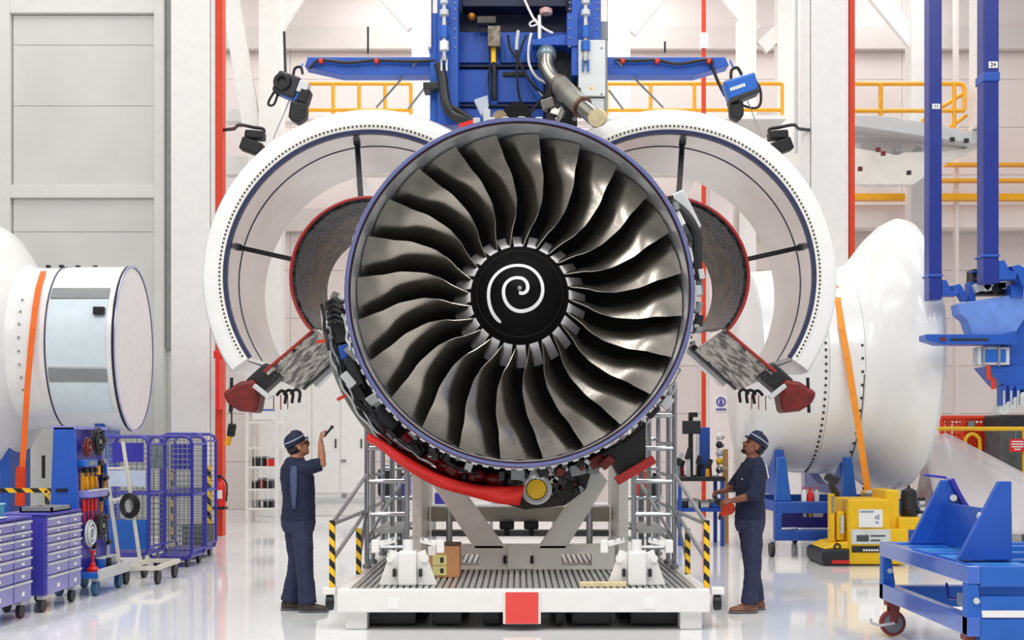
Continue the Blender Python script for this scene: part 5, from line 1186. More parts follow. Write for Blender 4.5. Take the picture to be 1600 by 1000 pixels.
def cart():
    X0, X1, Y0, Y1 = 3.18, 4.75, 8.5, 10.6
    r = thing('engine_dolly', 'bright blue engine dolly with triangular plates at the lower right corner', 'dolly', ((X0+X1)/2, (Y0+Y1)/2, 0))
    zt, zu = .815, .69; zl, zk = .455, .315
    lb = mat('pale_violet_side', '#8f95d6', .35, var=.05)
    B = M['blue2']
    for x in (X0, X1-.09):
        MB().box(x, x+.09, Y0, Y1, zu, zt).build('top_side_rail', mat('dolly_blue', '#2f63c8', .3, var=.06, coat=1.), r, bevel=.008)
        MB().box(x, x+.09, Y0, Y1, zk, zl).build('low_side_rail', mat('dolly_blue', '#2f63c8', .3, var=.06, coat=1.), r, bevel=.008)
    for y in (Y0, Y1-.12):
        MB().box(X0+.09, X1-.09, y, y+.12, zu-.02, zt).build('top_end_rail', B, r, bevel=.008)
        MB().box(X0+.09, X1-.09, y, y+.12, .50, .60).build('mid_end_rail', B, r, bevel=.008) if y == Y0 else None
        MB().box(X0+.09, X1-.09, y, y+.12, zk-.06, zl-.02).build('low_end_rail', B, r, bevel=.008)
        for s, x in ((1, X0), (-1, X1)):
            MB().prism([(x, zk), (x+s*.13, zk), (x+s*.075, zu), (x, zu)], y+.01, 'y', .10).build('corner_post', B, r, bevel=.006)
            MB().lathe([(.001, -.012), (.022, -.012), (.024, 0)], (x+s*.06, y, .57), n=12).build('bolt', M['lgrey'], r, True)
    for y in (9.0, 9.6, 10.2):
        MB().box(X0+.09, X1-.09, y, y+.14, zu+.02, zt-.005).build('deck_beam', B, r, bevel=.006)
    MB().box(X0+.09, X0+.55, 8.75, 10.45, zt-.035, zt-.02).build('deck_strip', mat('cyan_blue', '#3f8fd0', .35), r)
    # triangular plates
    D = 8.95; MB().prism([(gx(1497, D), zt), (gx(1562, D), gz(752, D)), (gx(1581, D), gz(752, D)), (gx(1581, D), zt)], D, 'y', .06).build('triangle_plate', M['blue'], r, bevel=.006)
    D = 10.35; MB().prism([(gx(1421, D), zt), (gx(1472, D), gz(750, D)), (gx(1486, D), gz(750, D)), (gx(1494, D), gz(775, D)), (gx(1508, D), gz(800, D)), (gx(1530, D), gz(818, D)), (gx(1560, D), gz(824, D)), (gx(1560, D), zt)], D, 'y', .06).build('triangle_plate', M['blue'], r, bevel=.006)
    for q, D in ((1, 10.35),):
        pts = [at(x, y, D+.03) for x, y in ((1483, 748), (1493, 768), (1507, 791), (1526, 808), (1552, 818))]
        mb = MB()
        P_ = spline(pts, 4)
        for a, b in zip(P_, P_[1:]): mb.bar(a, b, .14, .035, Vector((0, 1, 0)).cross(b-a))
        mb.build('saddle_strap', M['blue3'], r)
        for x, y in ((1490, 778), (1502, 797)): MB().cyl(at(x, y, D-.05), at(x, y, D+.01), .03, 10).build('clamp_bolt', M['lgrey'], r, True)
    for x, y in ((1556, 758), (1540, 790), (1528, 805)): MB().cyl(at(x, y, 9.0), at(x+5, y+1, 9.0), .025, 8).build('clamp_bolt', M['lgrey'], r, True)
    MB().cyl(at(1443, 742, 10.4), at(1478, 746, 10.4), .012, 6).build('lock_lever', M['blue3'], r)
    D = 9.0; MB().box(gx(1575, D), gx(1581, D), D, D+1.4, zt, gz(800, D)).build('side_web', M['blue'], r)
    # latch lever
    MB().tube([at(1479, 912, 10.0), at(1483, 935, 9.8), at(1500, 935, 9.4)], .012, 6).build('latch_rod', M['blue3'], r)
    MB().obox(at(1502, 936, 9.2), (.05, .06, .1)).build('latch', M['lgrey'], r, bevel=.008)
    rw = mat('maroon_wheel', '#8a3c36', .5, var=.08)
    for x in (X0+.08, X1-.08):
        for y in (Y0+.15, Y1-.12):
            c = Vector((x, y, .115))
            wv = MB().lathe([(.085, -.03), (.11, -.028), (.115, 0), (.11, .028), (.085, .03)], c, n=28, closed=True).build('castor_tyre', rw, r, True)
            MB().lathe([(.001, -.024), (.03, -.03), (.05, -.022), (.088, -.024), (.088, .024), (.001, .024)], c, n=24).build('castor_hub', M['grey'], r, True)
            MB().prism([(x-.03, .115), (x+.03, .115), (x+.055, .27), (x-.035, .27)], y-.045, 'y', .012).build('castor_fork', rw, r)
            MB().prism([(x-.03, .115), (x+.03, .115), (x+.055, .27), (x-.035, .27)], y+.035, 'y', .012).build('castor_fork', rw, r)
            MB().box(x-.06, x+.06, y-.06, y+.06, .265, .315).build('castor_plate', rw, r, bevel=.008)
            MB().tube([(x, y-.06, .12), (x-.12, y-.06, .10), (x-.2, y-.06, .12), (x-.21, y-.06, .16)], .012, 6).build('brake_pedal', M['lgrey'], r)
cart()
def tug():
    D = 16.4; r = thing('electric_tug', 'yellow pedestrian electric tug with black battery bumper', 'tug', (gx(1365, D), D+.45, 0))
    def bx(name, x0, x1, y0, y1, d0, d1, m, par=r, bev=.02, **k): return MB().box(gx(x0, D), gx(x1, D), d0, d1, gz(y1, D), gz(y0, D)).build(name, M[m] if isinstance(m, str) else m, par, bevel=bev, **k)
    bx('chassis', 1326, 1420, 826, 882, D, D+.85, 'yellow'); bx('motor_hood', 1326, 1392, 780, 828, D+.02, D+.8, 'yellow'); bx('rear_box', 1387, 1409, 766, 830, D+.1, D+.75, 'yellow'); bx('rear_deck', 1405, 1445, 809, 828, D+.02, D+.8, 'yellow')
    sg = bx('notice_sheet', 1342, 1379, 796, 824, D-.0, D+.02, 'paper', r, 0); pr = MB()
    for i, (x0, x1, y0, y1) in enumerate(((1344, 1365, 798, 801), (1367, 1370, 806, 811), (1371, 1374, 804, 812), (1368, 1373, 815, 818))): pr.box(gx(x0, D), gx(x1, D), D-.004, D+.001, gz(y1, D), gz(y0, D))
    pr.build('print', mat('print_tone', '#8fa3b8', .6), sg)
    pl = bx('maker_plate', 1330, 1391, 827, 850, D-.012, D+.01, mat('plate_grey', '#dfe3e1', .5), r, 0)
    pr = MB()
    for x0, x1, y0, y1 in ((1338, 1357, 836, 846), (1360, 1383, 836, 838.5), (1360, 1375, 843, 845.5)): pr.box(gx(x0, D), gx(x1, D), D-.016, D-.01, gz(y1, D), gz(y0, D))
    pr.build('lettering', mat('letter_grey', '#4d5054', .6), pl)
    bp = bx('black_plate', 1331, 1374, 853, 863, D-.012, D+.01, 'dark', r, 0); pr = MB()
    for k in range(6): pr.box(gx(1348+k*4.2, D), gx(1351+k*4.2, D), D-.016, D-.01, gz(861, D), gz(858, D))
    pr.build('lettering', M['paper'], bp)
    MB().prism([(gx(x, D), gz(y, D)) for x, y in ((1283, 862), (1290, 858), (1326, 858), (1326, 884), (1288, 884), (1283, 878))], D-.05, 'y', .9).build('bumper', M['dark'], r, bevel=.02)
    bx('bumper_print', 1298, 1325, 875, 880, D-.056, D-.045, 'red', r, 0)
    MB().prism([(gx(x, D), gz(y, D)) for x, y in ((1287, 858), (1302, 850), (1326, 846), (1326, 858))], D-.02, 'y', .8).build('nose', M['yellow'], r, bevel=.02)
    MB().lathe([(.03, -.02), (.05, -.02), (.05, 0)], at(1308, 854, D-.02), n=16, closed=True).build('eyelet', M['black'], r, True)
    bx('mast', 1303, 1311, 772, 850, D+.2, D+.35, 'yellow'); bx('mast_slot', 1305, 1309, 776, 803, D+.19, D+.21, 'grey', r, 0); bx('mast_brace', 1313, 1325, 800, 846, D+.15, D+.4, 'yellow'); bx('cylinder', 1317, 1323, 806, 836, D+.1, D+.15, 'lgrey')
    MB().tube(spline([at(1307, 772, D+.3), at(1300, 760, D+.2), at(1302, 748, D+.1)], 4), .05, 8).build('tiller', M['dark'], r, True)
    MB().obox(at(1300, 748, D+.1), (.2, .12, .12), (0, .4, 0)).build('tiller_head', M['dark'], r, bevel=.03)
    c = at(1420, 808, D+.35); z0 = c.z
    MB().lathe([(.001, 0), (.105, 0), (.11, .02), (.105, .1), (.112, .12), (.105, .14), (.11, .3), (.10, .37), (.05, .40), (.02, .41), (.02, .44), (.001, .44)], c, n=24, axis='z').build('air_tank', M['dark'], r, True, label='black ribbed air tank')
    for k in range(6): MB().obox(at(1437+rnd.uniform(-3, 4), 780+k*5, D+.35), (.08, .1, .05), (0, rnd.uniform(-.5, .5), 0)).build('valve', M[rnd.choice(['dark', 'lgrey', 'grey'])], r, bevel=.01)
    for x in (1345, 1400):
        for d in (D+.08, D+.75): MB().cyl((gx(x, D), d-.04, .1), (gx(x, D), d+.04, .1), .1, 16).build('wheel', M['black'], r, True)
tug()
def yellow_rail():
    D = 20.4; r = thing('safety_railing', 'yellow tubular safety railing behind the blue dolly', 'railing', (gx(1520, D), D, 0))
    def tb(pts, rr=.03, n='rail'): MB().tube(spline([at(x, y, D) for x, y in pts], 4), rr, 8).build(n, M['yellow'], r, True)
    MB().cyl(at(1436, 670, D), at(1680, 670, D), .035, 8).build('top_rail', M['yellow'], r, True)
    tb([(1508, 812), (1508, 700), (1510, 684), (1518, 678), (1528, 683), (1531, 700), (1532, 812)])
    for x in (1460, 1600, 1650): MB().cyl(at(x, 670, D), Vector((gx(x, D), D, 0)), .03, 8).build('post', M['yellow'], r, True)
    for x in (1508, 1532): MB().cyl(at(x, 805, D), Vector((gx(x, D), D, 0)), .03, 8).build('post', M['yellow'], r, True)
    MB().cyl(at(1436, 792, D), at(1680, 792, D), .025, 8).build('low_rail', M['yellow'], r, True)
    s = thing('warning_sign', 'small red and white warning sign on the yellow railing', 'sign', at(1587, 697, D-.06))
    MB().box(gx(1575, D), gx(1599, D), D-.07, D-.05, gz(706, D), gz(686, D)).build('board', M['red'], s); pr = MB()
    for y, x0, x1 in ((690, 1578, 1596), (694, 1577, 1597), (698, 1578, 1596), (702, 1582, 1592)): pr.box(gx(x0, D), gx(x1, D), D-.076, D-.068, gz(y+1, D), gz(y-1, D))
    pr.build('lettering', M['paper'], s); MB().cyl(at(1587, 686, D-.05), at(1587, 670, D-.03), .006, 6).build('hanger', M['grey'], s)
    # translucent polythene over a covered part
    D = 18.6
    pm = bpy.data.materials.new('polythene'); pm.use_nodes = True; b = pm.node_tree.nodes['Principled BSDF']; b.inputs['Base Color'].default_value = (.93, .90, .91, 1); b.inputs['Roughness'].default_value = .25; b.inputs['Alpha'].default_value = .5
    vs = []; fs = []; nu, nv = 26, 12
    for i in range(nu+1):
        u = i/nu; x = 1432+u*270
        ridge = 690-14*math.exp(-((x-1476)/22)**2) if x < 1476 else 676+(x-1476)*.52
        ridge = max(676, ridge)
        for j in range(nv+1):
            v = j/nv; zr = gz(ridge, D); 
            y = D-.1-1.0*v**.7+.05*math.sin(u*31+v*4)*v
            vs.append((gx(x, D)*(1+.0*v), y, zr*(1-v)+.35*v+.03*math.sin(u*40)*v*(1-v)))
    for i in range(nu):
        for j in range(nv): fs.append((i*(nv+1)+j, (i+1)*(nv+1)+j, (i+1)*(nv+1)+j+1, i*(nv+1)+j+1))
    t = thing('plastic_sheet', 'clear polythene sheet draped over a covered part by the yellow railing', 'plastic sheet', (gx(1550, D), D, 0))
    o = MB().add(vs, fs).build('sheet', pm, t, True, angle=180); sm = o.modifiers.new('t', 'SOLIDIFY'); sm.thickness = .004
    MB().prism([(gx(1450, D), .3), (gx(1476, D), 1.70), (gx(1640, D), .80), (gx(1640, D), .3)], D, 'y', .9).build('covered_frame', mat('covered_pale', '#d9cfd0', .6, c2='#c07a78', scale=2.5), t, bevel=.05)
    for x in (1455, 1630): MB().box(gx(x, D), gx(x+8, D), D, D+.8, 0, .3).build('foot', M['grey'], t)
    # orange mesh cage behind
    D = 24.0; r = thing('mesh_cage', 'orange mesh cage at the back behind the yellow railing', 'cage', (gx(1520, D), D+.4, 0))
    x0, x1 = gx(1472, D), gx(1562, D); z1 = gz(653, D)
    for y in (D, D+.8):
        for x in (x0, gx(1505, D), x1): MB().cyl((x, y, 0), (x, y, z1), .05, 8).build('post', M['orange'], r, True)
        for z in (.15, z1): MB().cyl((x0, y, z), (x1, y, z), .05, 8).build('rail', M['orange'], r, True)
    wm = MB(); wire_panel(wm, x0, x1, .15, z1, D, 14, 18, .012); wm.build('wire_mesh', M['orange'], r)
    MB().box(gx(1508, D), gx(1560, D), D+.2, D+.7, .15, gz(662, D)).build('bin', M['orange'], r, bevel=.02)
    MB().box(gx(1512, D), gx(1522, D), D-.03, D+.02, gz(668, D), gz(658, D)).build('plate', M['grey'], r)
    D = 23.0; r = thing('black_bin', 'large dark covered bin behind the warning sign', 'bin', (gx(1590, D), D+.4, 0))
    MB().box(gx(1563, D), gx(1640, D), D, D+.8, .1, gz(672, D)).build('bin_body', mat('bin_grey', '#565a5c', .6, var=.2), r, bevel=.03); MB().box(gx(1561, D), gx(1642, D), D-.02, D+.82, gz(672, D), gz(648, D)).build('cover', M['dark'], r, bevel=.05)
    for x in (1570, 1630): MB().cyl((gx(x, D), D+.2, .1), (gx(x, D)+.06, D+.2, .1), .1, 12).build('castor', M['black'], r, True)
yellow_rail()
def hoist_right():
    D = 16.4; r = thing('hoist_carriage', 'blue hoist carriage on two tall blue masts at the right edge', 'hoist', (gx(1530, D), D+.4, gz(650, D)))
    def bx(name, x0, x1, y0, y1, d0, d1, m='blue', bev=.012, par=r, **k): return MB().box(gx(x0, d0), gx(x1, d0), d0, d1, gz(y1, d0), gz(y0, d0)).build(name, M[m] if isinstance(m, str) else m, par, bevel=bev, **k)
    def pr(name, pts, d, t, m='blue'): return MB().prism([(gx(x, d), gz(y, d)) for x, y in pts], d, 'y', t).build(name, M[m], r, bevel=.01)
    m1 = bx('mast', 1452, 1472, -330, 468, D+.15, D+.37, mat('mast_blue', '#1d3290', .35, var=.05)); m2 = bx('mast', 1537, 1561, -330, 442, D-.2, D+.05, mat('mast_blue', '#1d3290', .35, var=.05))
    bx('collar', 1451, 1474, 428, 432, D+.12, D+.40, par=m1); bx('collar', 1536, 1563, 397, 401, D-.23, D+.08, par=m2); bx('collar', 1537, 1563, 112, 126, D-.23, D+.08, par=m2)
    bx('number_plate', 1545, 1559, 96, 106, D-.215, D-.2, 'paper', 0, m2); bx('number_plate', 1457, 1469, 162, 170, D+.135, D+.15, 'paper', 0, m1)
    text('24', 'number_print', M['dark'], m2, at(1552, 101, D-.222), .075); text('11', 'number_print', M['dark'], m1, at(1463, 166, D+.13), .065)
    pr('hook_arm', [(1472, 437), (1479, 437), (1485, 450), (1488, 455), (1498, 452), (1497, 462), (1472, 462)], D+.17, .2)
    pr('hook_arm', [(1487, 446), (1500, 443), (1505, 450), (1514, 468), (1506, 471), (1498, 458), (1492, 458)], D+.2, .15); bx('lug', 1515, 1525, 440, 470, D+.2, D+.4)
    pr('hook_arm', [(1561, 407), (1570, 406), (1578, 422), (1590, 424), (1588, 436), (1561, 437)], D-.2, .2); pr('hook_arm', [(1578, 416), (1592, 413), (1604, 420), (1612, 450), (1600, 450), (1590, 428)], D-.2, .25)
    bx('motor_bed', 1520, 1590, 420, 460, D+.25, D+.5, 'dark'); bx('motor_frame', 1518, 1545, 423, 426, D+.2, D+.3)
    for k in range(14): MB().obox(at(rnd.uniform(1522, 1588), rnd.uniform(430, 458), D+.15), (rnd.uniform(.05, .14), .1, rnd.uniform(.05, .14)), (0, rnd.uniform(0, 3), 0)).build('fitting', M[rnd.choice(['dark', 'lgrey', 'black', 'beige', 'dred'])], r, bevel=.01)
    pr('shroud', [(1497, 474), (1585, 460), (1600, 464), (1620, 470), (1585, 522), (1520, 524), (1512, 500), (1500, 490)], D, .3, 'lblue')
    bx('side_lug', 1580, 1600, 445, 464, D-.05, D+.2)
    pr('outrigger', [(1447, 522), (1560, 522), (1590, 516), (1590, 538), (1470, 538), (1447, 531)], D-.1, .3)
    bx('outrigger_detail', 1470, 1478, 527, 533, D-.11, D-.09, 'dred', 0); bx('outrigger_slot', 1484, 1545, 529, 532, D-.11, D-.09, 'dark', 0)
    pr('body', [(1560, 530), (1600, 470), (1640, 460), (1640, 640), (1600, 575), (1575, 572)], D+.1, .6)
    bx('cylinder_frame', 1528, 1578, 542, 570, D+.0, D+.2, 'lgrey'); bx('cylinder_gap', 1534, 1572, 546, 566, D-.01, D+.02, 'blue2', 0)
    for x in (1536, 1560): bx('clamp', x, x+4, 540, 572, D-.03, D+.02, 'grey')
    pr('lower_wedge', [(1542, 572), (1600, 572), (1640, 600), (1640, 626), (1600, 610), (1568, 602)], D+.05, .5)
    MB().tube([at(1544, 572, D), at(1545, 592, D), at(1551, 592, D), at(1552, 608, D)], .03, 6).build('orange_rod', M['orange'], r)
    for x in (1566, 1577, 1588): bx('foot_unit', x, x+7, 603, 634, D+.0, D+.2, 'blue'); bx('foot_tip', x+2, x+5, 610, 640, D-.03, D+.0, 'lgrey')
    pr('foot_shoe', [(1560, 645), (1566, 634), (1600, 612), (1620, 610), (1620, 622), (1570, 648)], D, .3, 'lgrey')
hoist_right()
def mezzanine():
    D = 24.0
    o = struct(MB().box(gx(1508, D), gx(1537, D), D-.6, D-.2, gz(210, D), 14).build('trim_40', M['white'], bevel=.01)); o['label'] = 'white square post above the mezzanine corner'
    r = thing('mezzanine_deck', 'white suspended steel gallery with underside bracing beside the right column', 'gallery', (gx(1440, D), D, gz(290, D)))
    def pr(name, pts, d, t, m='white'): return MB().prism([(gx(x, D), gz(y, D)) for x, y in pts], d, 'y', t).build(name, M[m], r, bevel=.01)
    pr('edge_beam', [(1328, 188), (1380, 190), (1500, 212), (1538, 210), (1538, 222), (1510, 232), (1328, 205)], D-.4, .5, 'lgrey')
    pr('lower_beam', [(1328, 232), (1400, 244), (1410, 240), (1500, 236), (1538, 218), (1538, 228), (1470, 258), (1425, 290), (1328, 290)], D-.1, .2, 'beige')
    for k in range(5):
        a = at(1340+k*32, 228+k*2, D+.1); b = at(1330+k*22, 288, D+1.2); MB().bar(a, b, .12, .14).build('joist', M['lgrey'], r)
    for y in (250, 270): MB().bar(at(1330, y, D), at(1470-(y-250)*1.4, y-4, D+.6), .1, .12).build('cross_joist', M['lgrey'], r)
    MB().box(gx(1328, D), gx(1534, D), D, D+3, gz(212, D), gz(205, D)).build('floor_plate', M['lgrey'], r)
    for x, y in ((1372, 234), (1380, 240), (1344, 264), (1488, 218), (1510, 220), (1420, 270)): MB().obox(at(x, y, D-.45), (.08, .06, .08)).build('bolt_plate', M['dark' if x > 1400 else 'dred'], r)
    rl = thing('gallery_railing', 'amber guard railing on the white suspended gallery', 'railing', (gx(1420, D), D-.3, gz(190, D)))
    dd = D-.35
    for pts in ([(1328, 131), (1500, 131), (1505, 133), (1507, 140), (1507, 168), (1505, 173)], [(1328, 173), (1506, 173)]):
        MB().tube([at(x, y, dd) for x, y in pts], .045, 8).build('rail', M['yrail'], rl, True)
    for x, y in ((1376, 190), (1491, 206)): MB().cyl(at(x, 131, dd), at(x, y, dd), .045, 8).build('post', M['yrail'], rl, True)
    st = [(1505, 146), (1470, 168), (1442, 188), (1442, 204)]
    MB().tube([at(x, y, dd+.5) for x, y in st], .045, 8).build('stair_rail', M['yrail'], rl, True)
    MB().tube([at(1510, 180, dd+.5), at(1480, 202, dd+.5)], .04, 8).build('stair_rail', M['yrail'], rl, True)
    for x, y in ((1467, 170), (1448, 186)): MB().cyl(at(x, y, dd+.5), at(x, 206, dd+.5), .04, 8).build('post', M['yrail'], rl, True)
    MB().bar(at(1445, 206, dd+.3), at(1510, 208, dd+.3), .1, .12).build('kick_plate', M['yrail'], rl)
    # amber crane rails on the back wall
    D = 28.6
    for n, (y, h, x0) in enumerate(((307, 5, 1330), (281, 2, 1445), (256, 2, 1480))):
        o = struct(MB().box(gx(x0, D), gx(1700, D), D, D+.25, gz(y+h, D), gz(y-h, D)).build('trim_%d' % (41+n), M['yrail'])); o['label'] = 'amber painted horizontal rail on the right back wall'
    o = struct(MB().box(gx(1330, D), gx(1700, D), D+.3, D+.7, gz(352, D), gz(316, D)).build('trim_50', M['wall'])); o['label'] = 'pale horizontal crane beam on the right back wall'
    o = struct(MB().box(gx(1498, D), gx(1503, D), D+.2, D+.4, 0, 13).build('trim_51', M['wall'])); o['label'] = 'slim pale upright on the right back wall'
    # far-off amber railing left and right of the pylon
    D = 25.5
    for x0, x1, lab in ((480, 642, 'amber gallery railing behind the left side arm'), (948, 1222, 'amber gallery railing behind the right side arm')):
        rl = thing('gallery_railing', lab, 'railing', at((x0+x1)/2, 172, D))
        for y in (131, 172): MB().cyl(at(x0, y, D), at(x1, y, D), .04, 8).build('rail', M['yrail'], rl, True)
        for x in [x0, x1]+[x0+(x1-x0)*k/4 for k in range(1, 4)]: MB().cyl(at(x, 131, D), at(x, 182, D), .04, 8).build('post', M['yrail'], rl, True)
        MB().box(gx(x0-5, D), gx(x1+5, D), D-.1, 27.0, gz(188, D), gz(182, D)).build('walkway', M['white'], rl)
mezzanine()
# ================================================================ REAR OF THE HALL
def rack():
    D = 25.0; r = thing('storage_rack', 'white storage rack with shelves at the rear left behind the raised-arm worker', 'rack', (gx(408, D), D+.3, 0))
    x0, x1 = gx(386, D), gx(432, D); z1 = gz(585, D)
    for x in (x0, x1):
        for y in (D, D+.6): MB().box(x-.03, x+.03, y-.03, y+.03, 0, z1).build('upright', M['white'], r)
    for py in (588, 660, 700, 730, 765, 795): MB().box(x0, x1, D, D+.6, gz(py+1.5, D), gz(py-1.5, D)).build('shelf', M['white'], r)
    for x in (398, 408, 418): MB().box(gx(x, D), gx(x+.8, D), D-.01, D, gz(792, D), gz(690, D)).build('divider', M['white'], r)
    for i, (a, b, c_, d_, m, lab, cat) in enumerate(((392, 400, 752, 764, 'dark', 'dark bin on the rear rack, leftmost of its shelf', 'bin'), (403, 411, 748, 764, 'dred', 'maroon bin on the rear rack between two dark bins', 'bin'), (414, 424, 750, 764, 'dark', 'dark bin on the rear rack, rightmost of its shelf', 'bin'),
                                (393, 412, 714, 729, 'dark', 'long dark case on the middle shelf of the rear rack', 'case'), (415, 427, 716, 729, 'red', 'red case on the middle shelf of the rear rack', 'case'), (392, 402, 783, 794, 'grey', 'grey tin on the bottom shelf of the rear rack, left', 'tin'), (410, 425, 782, 794, 'black', 'black tin on the bottom shelf of the rear rack, right', 'tin'), (394, 424, 640, 657, 'paper', 'white carton with blue edge on the upper shelf of the rear rack', 'box'))):
        t = thing('storage_'+cat, lab, cat, (gx((a+b)/2, D), D+.25, gz(d_, D)+.02))
        MB().box(gx(a, D), gx(b, D), D+.06, D+.45, gz(d_, D)+.009, gz(c_, D)).build('body', M[m], t, bevel=.01); MB().box(gx(a, D)-.01, gx(b, D)+.01, D+.05, D+.46, gz(c_, D)-.02, gz(c_, D)+.01).build('lid', M['grey'] if m != 'paper' else M['blue2'], t)
    D = 27.4; r = thing('white_cabinet', 'tall white metal cabinet at the rear between the rack and scaffold', 'cabinet', (gx(515, D), D+.2, 0))
    MB().box(gx(440, D), gx(575, D), D, D+.4, 0, gz(585, D)).build('body', M['white'], r, bevel=.02)
    for a, b in ((444, 486), (488, 530), (533, 570)):
        d = MB().box(gx(a, D), gx(b, D), D-.03, D, gz(770, D), gz(590, D)).build('door', M['white'], r, bevel=.012)
        MB().box(gx(b-6, D), gx(b-4, D), D-.07, D-.03, gz(700, D), gz(686, D)).build('handle', M['dark'], d)
    for x, y in ((537, 720), (538, 774)): MB().box(gx(x-4, D), gx(x+4, D), D-.05, D-.02, gz(y+2, D), gz(y-2, D)).build('vent', M['grey'], r)
    MB().box(gx(440, D), gx(575, D), D-.06, D, gz(784, D), gz(778, D)).build('skirt', M['lgrey'], r)
rack()
def station():
    D = 19.5; r = thing('inspection_bench', 'cluttered inspection bench on the right behind the scaffold', 'bench', (gx(1090, D), D+.4, 0))
    x0, x1 = gx(1058, D), gx(1134, D)
    MB().box(x0, x1, D, D+.8, gz(752, D), gz(745, D)).build('bench_top', M['dark'], r, bevel=.01)
    for x in (x0+.05, x1-.05):
        for y in (D+.05, D+.75): MB().box(x-.03, x+.03, y-.03, y+.03, 0, gz(752, D)).build('leg', M['blue'], r)
    MB().box(x0, x1, D+.05, D+.75, gz(800, D), gz(794, D)).build('low_shelf', M['blue'], r)
    MB().box(gx(1100, D), gx(1117, D), D+.5, D+.6, gz(745, D), gz(667, D)).build('blue_panel', M['blue'], r, bevel=.01)
    MB().box(gx(1094, D), gx(1100, D), D+.5, D+.6, gz(745, D), gz(668, D)).build('white_post', M['white'], r)
    MB().box(gx(1127, D), gx(1129, D), D+.4, D+.45, gz(745, D), gz(672, D)).build('tool_rail', M['white'], r)
    zt = gz(745, D)+.001
    t = thing('monitor', 'black computer monitor on a pole above the inspection bench', 'monitor', (gx(1082, D), D+.3, zt))
    MB().box(gx(1069, D), gx(1098, D), D+.2, D+.25, gz(678, D), gz(657, D)).build('screen', M['dark'], t, bevel=.01); MB().cyl((gx(1083, D), D+.28, zt), (gx(1083, D), D+.28, gz(645, D)), .04, 10).build('pole', M['black'], t, True); MB().obox(at(1083, 648, D+.25), (.14, .1, .08)).build('camera_unit', M['black'], t, bevel=.01); MB().box(gx(1075, D), gx(1091, D), D+.15, D+.4, zt, zt+.02).build('base', M['black'], t)
    labs = [('grey', 'grey'), ('dark', 'dark'), ('red', 'red'), ('lgrey', 'pale'), ('black', 'black'), ('blue2', 'blue'), ('yrail', 'amber'), ('dred', 'maroon')]
    xs = [1061, 1066, 1071.5, 1077, 1096, 1101, 1107, 1113]; hs = [.32, .42, .28, .5, .36, .22, .24, .3]
    for k, (x, h, (m, nm)) in enumerate(zip(xs, hs, labs)):
        dq = D+.1+.17*(k % 3)
        t = thing('hand_tool', '%s tool standing upright on the cluttered inspection bench' % nm, 'tool', (gx(x, D), dq, zt))
        MB().cyl((gx(x, D), dq, zt), (gx(x, D), dq, zt+h*.6), .04, 10, .03).build('handle', M[m], t, True); MB().obox((gx(x, D), dq, zt+h*.75), (.08, .07, h*.4), (0, .3, 0)).build('tool_head', M['dark'] if m != 'dark' else M['lgrey'], t, bevel=.01)
    for k, (m, nm) in enumerate((('beige', 'cream'), ('dark', 'dark'), ('lgrey', 'pale grey'), ('yellow', 'yellow'), ('steel', 'steel'))):
        y = 682+k*13; t = thing('hanging_tool', '%s fitting hung on the white tool rail of the inspection bench' % nm, 'fitting', at(1128, y+4, D+.38))
        MB().sphere(at(1124, y, D+.38), .06, 10, 8).build('knob', M[m], t, True); MB().cyl(at(1124, y, D+.38), at(1131, y+2, D+.38), .03, 8).build('shank', M['grey'], t, True)
    t = thing('wooden_board', 'tan wooden board leaning at the right end of the inspection bench', 'board', (gx(1142, D), D+.5, 0))
    MB().prism([(gx(1136, D), 0), (gx(1147, D), 0), (gx(1146, D), gz(702, D)), (gx(1138, D), gz(702, D))], D+.5, 'y', .05).build('plank', mat('tan_board', '#d9a55e', .6), t); MB().box(gx(1136.5, D), gx(1146.5, D), D+.49, D+.56, gz(735, D), gz(730, D)).build('batten', M['wood'], t)
    for k, (x, m, nm, s) in enumerate(((1067, 'dark', 'dark', .17), (1085, 'lgrey', 'pale grey', .17), (1103, 'beige', 'cream', .13), (1121, 'blue2', 'blue', .15))):
        t = thing('parts_box', '%s parts box on the low shelf of the inspection bench' % nm, 'box', (gx(x, D), D+.3, gz(794, D)))
        MB().obox((gx(x, D), D+.3, gz(794, D)+s*.35+.001), (s, .4, s*.7)).build('body', M[m], t, bevel=.01); MB().obox((gx(x, D), D+.3, gz(794, D)+s*.72), (s+.03, .43, .03)).build('lid', M['grey'], t)
    # mandatory-action sign on the rear column
    D = 26.7
    s = thing('wall_sign', 'round blue and white safety sign on the pale rear column', 'sign', at(1127, 630, D))
    MB().box(gx(1117, D), gx(1136, D), D+.0, D+.02, gz(643, D), gz(619, D)).build('board', M['paper'], s)
    vi = mat('sign_violet', '#4a3fa6', .5)
    MB().lathe([(.075, -.012), (.108, -.012), (.108, 0), (.075, 0)], at(1126.5, 628, D), n=28, closed=True).build('ring', vi, s)
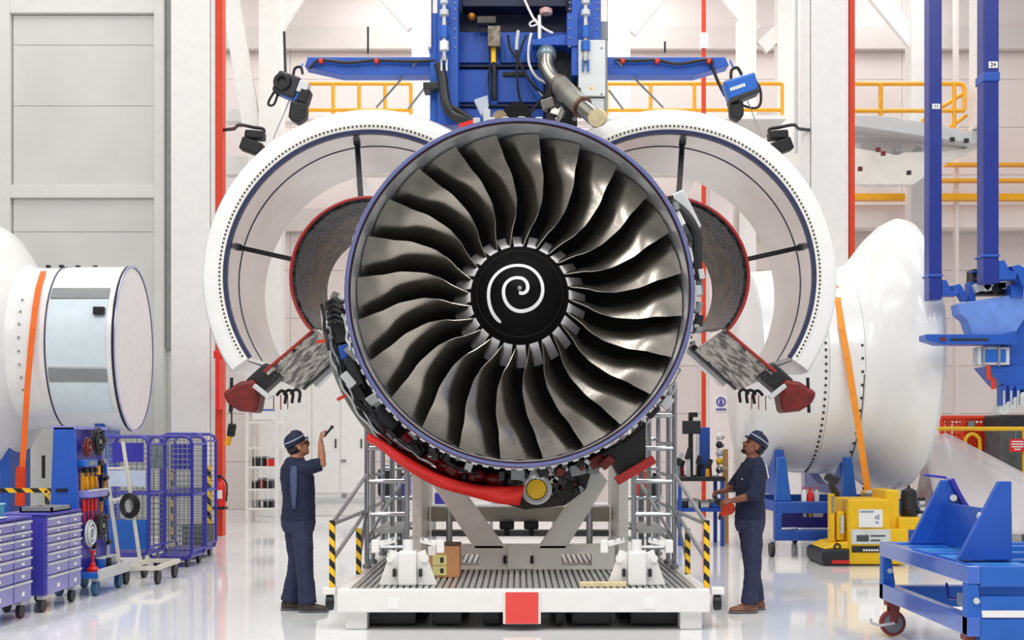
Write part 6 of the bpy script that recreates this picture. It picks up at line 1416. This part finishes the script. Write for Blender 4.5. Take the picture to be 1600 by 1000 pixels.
    fg = MB(); c = at(1126.5, 628, D-.008); fg.box(c.x-.035, c.x-.004, c.y-.006, c.y+.004, c.z-.06, c.z+.03); fg.box(c.x+.004, c.x+.035, c.y-.006, c.y+.004, c.z-.06, c.z+.03); fg.sphere(c+Vector((0, 0, .05)), .018, 8, 6, (1, .3, 1)); fg.build('figure', vi, s)
    pr = MB()
    for k in range(5): pr.box(gx(1119+k*3.2, D), gx(1121.4+k*3.2, D), D-.012, D+.001, gz(641.5, D), gz(638, D))
    pr.build('caption', vi, s)
    o = struct(MB().box(gx(1104, 27.2), gx(1140, 27.2), 26.72, 27.3, 0, 9).build('trim_60', M['wall'])); o['label'] = 'pale square rear column carrying the round sign'
    # work stands and dark goods glimpsed under the engine
    D = 21.0; r = thing('parts_stand', 'low parts stand with blue trays seen under the engine between the diagonals', 'stand', (0, D+.4, 0))
    MB().box(-1.6, 1.7, D, D+.8, .55, .6).build('top', M['lgrey'], r); 
    for x in (-1.5, -.5, .6, 1.6): MB().box(x-.03, x+.03, D, D+.06, 0, .55).build('leg', M['grey'], r)
    for x, m in ((-1.2, 'blue3'), (-.2, 'lgrey'), (.9, 'beige')): MB().box(x-.3, x+.3, D+.1, D+.6, .6, .8).build('tray', M[m], r, bevel=.02)
    D = 18.0
    for x0, x1, h, m, lab in ((992, 1012, 40, 'orange', 'orange tool case seen through the right scaffold tower'), (1016, 1034, 30, 'dark', 'dark tool case seen through the right scaffold tower'), (590, 612, 42, 'dark', 'dark tool case seen through the left scaffold tower'), (618, 640, 30, 'blue3', 'violet tool case seen through the left scaffold tower')):
        t = thing('tool_case', lab, 'tool case', (gx((x0+x1)/2, D), D+.2, 0))
        z = gz(775, D)
        MB().box(gx(x0, D), gx(x1, D), D, D+.4, z, z+h/104).build('shell', M[m], t, bevel=.03); MB().box(gx(x0+6, D), gx(x1-6, D), D+.18, D+.22, z+h/104, z+h/104+.05).build('handle', M['black'], t)
        MB().box(gx(x0-2, D), gx(x1+2, D), D-.05, D+.45, z-.04, z).build('pedestal_top', M['lgrey'], t); MB().box(gx((x0+x1)/2-3, D), gx((x0+x1)/2+3, D), D+.15, D+.25, 0, z-.04).build('pedestal', M['grey'], t)
station()
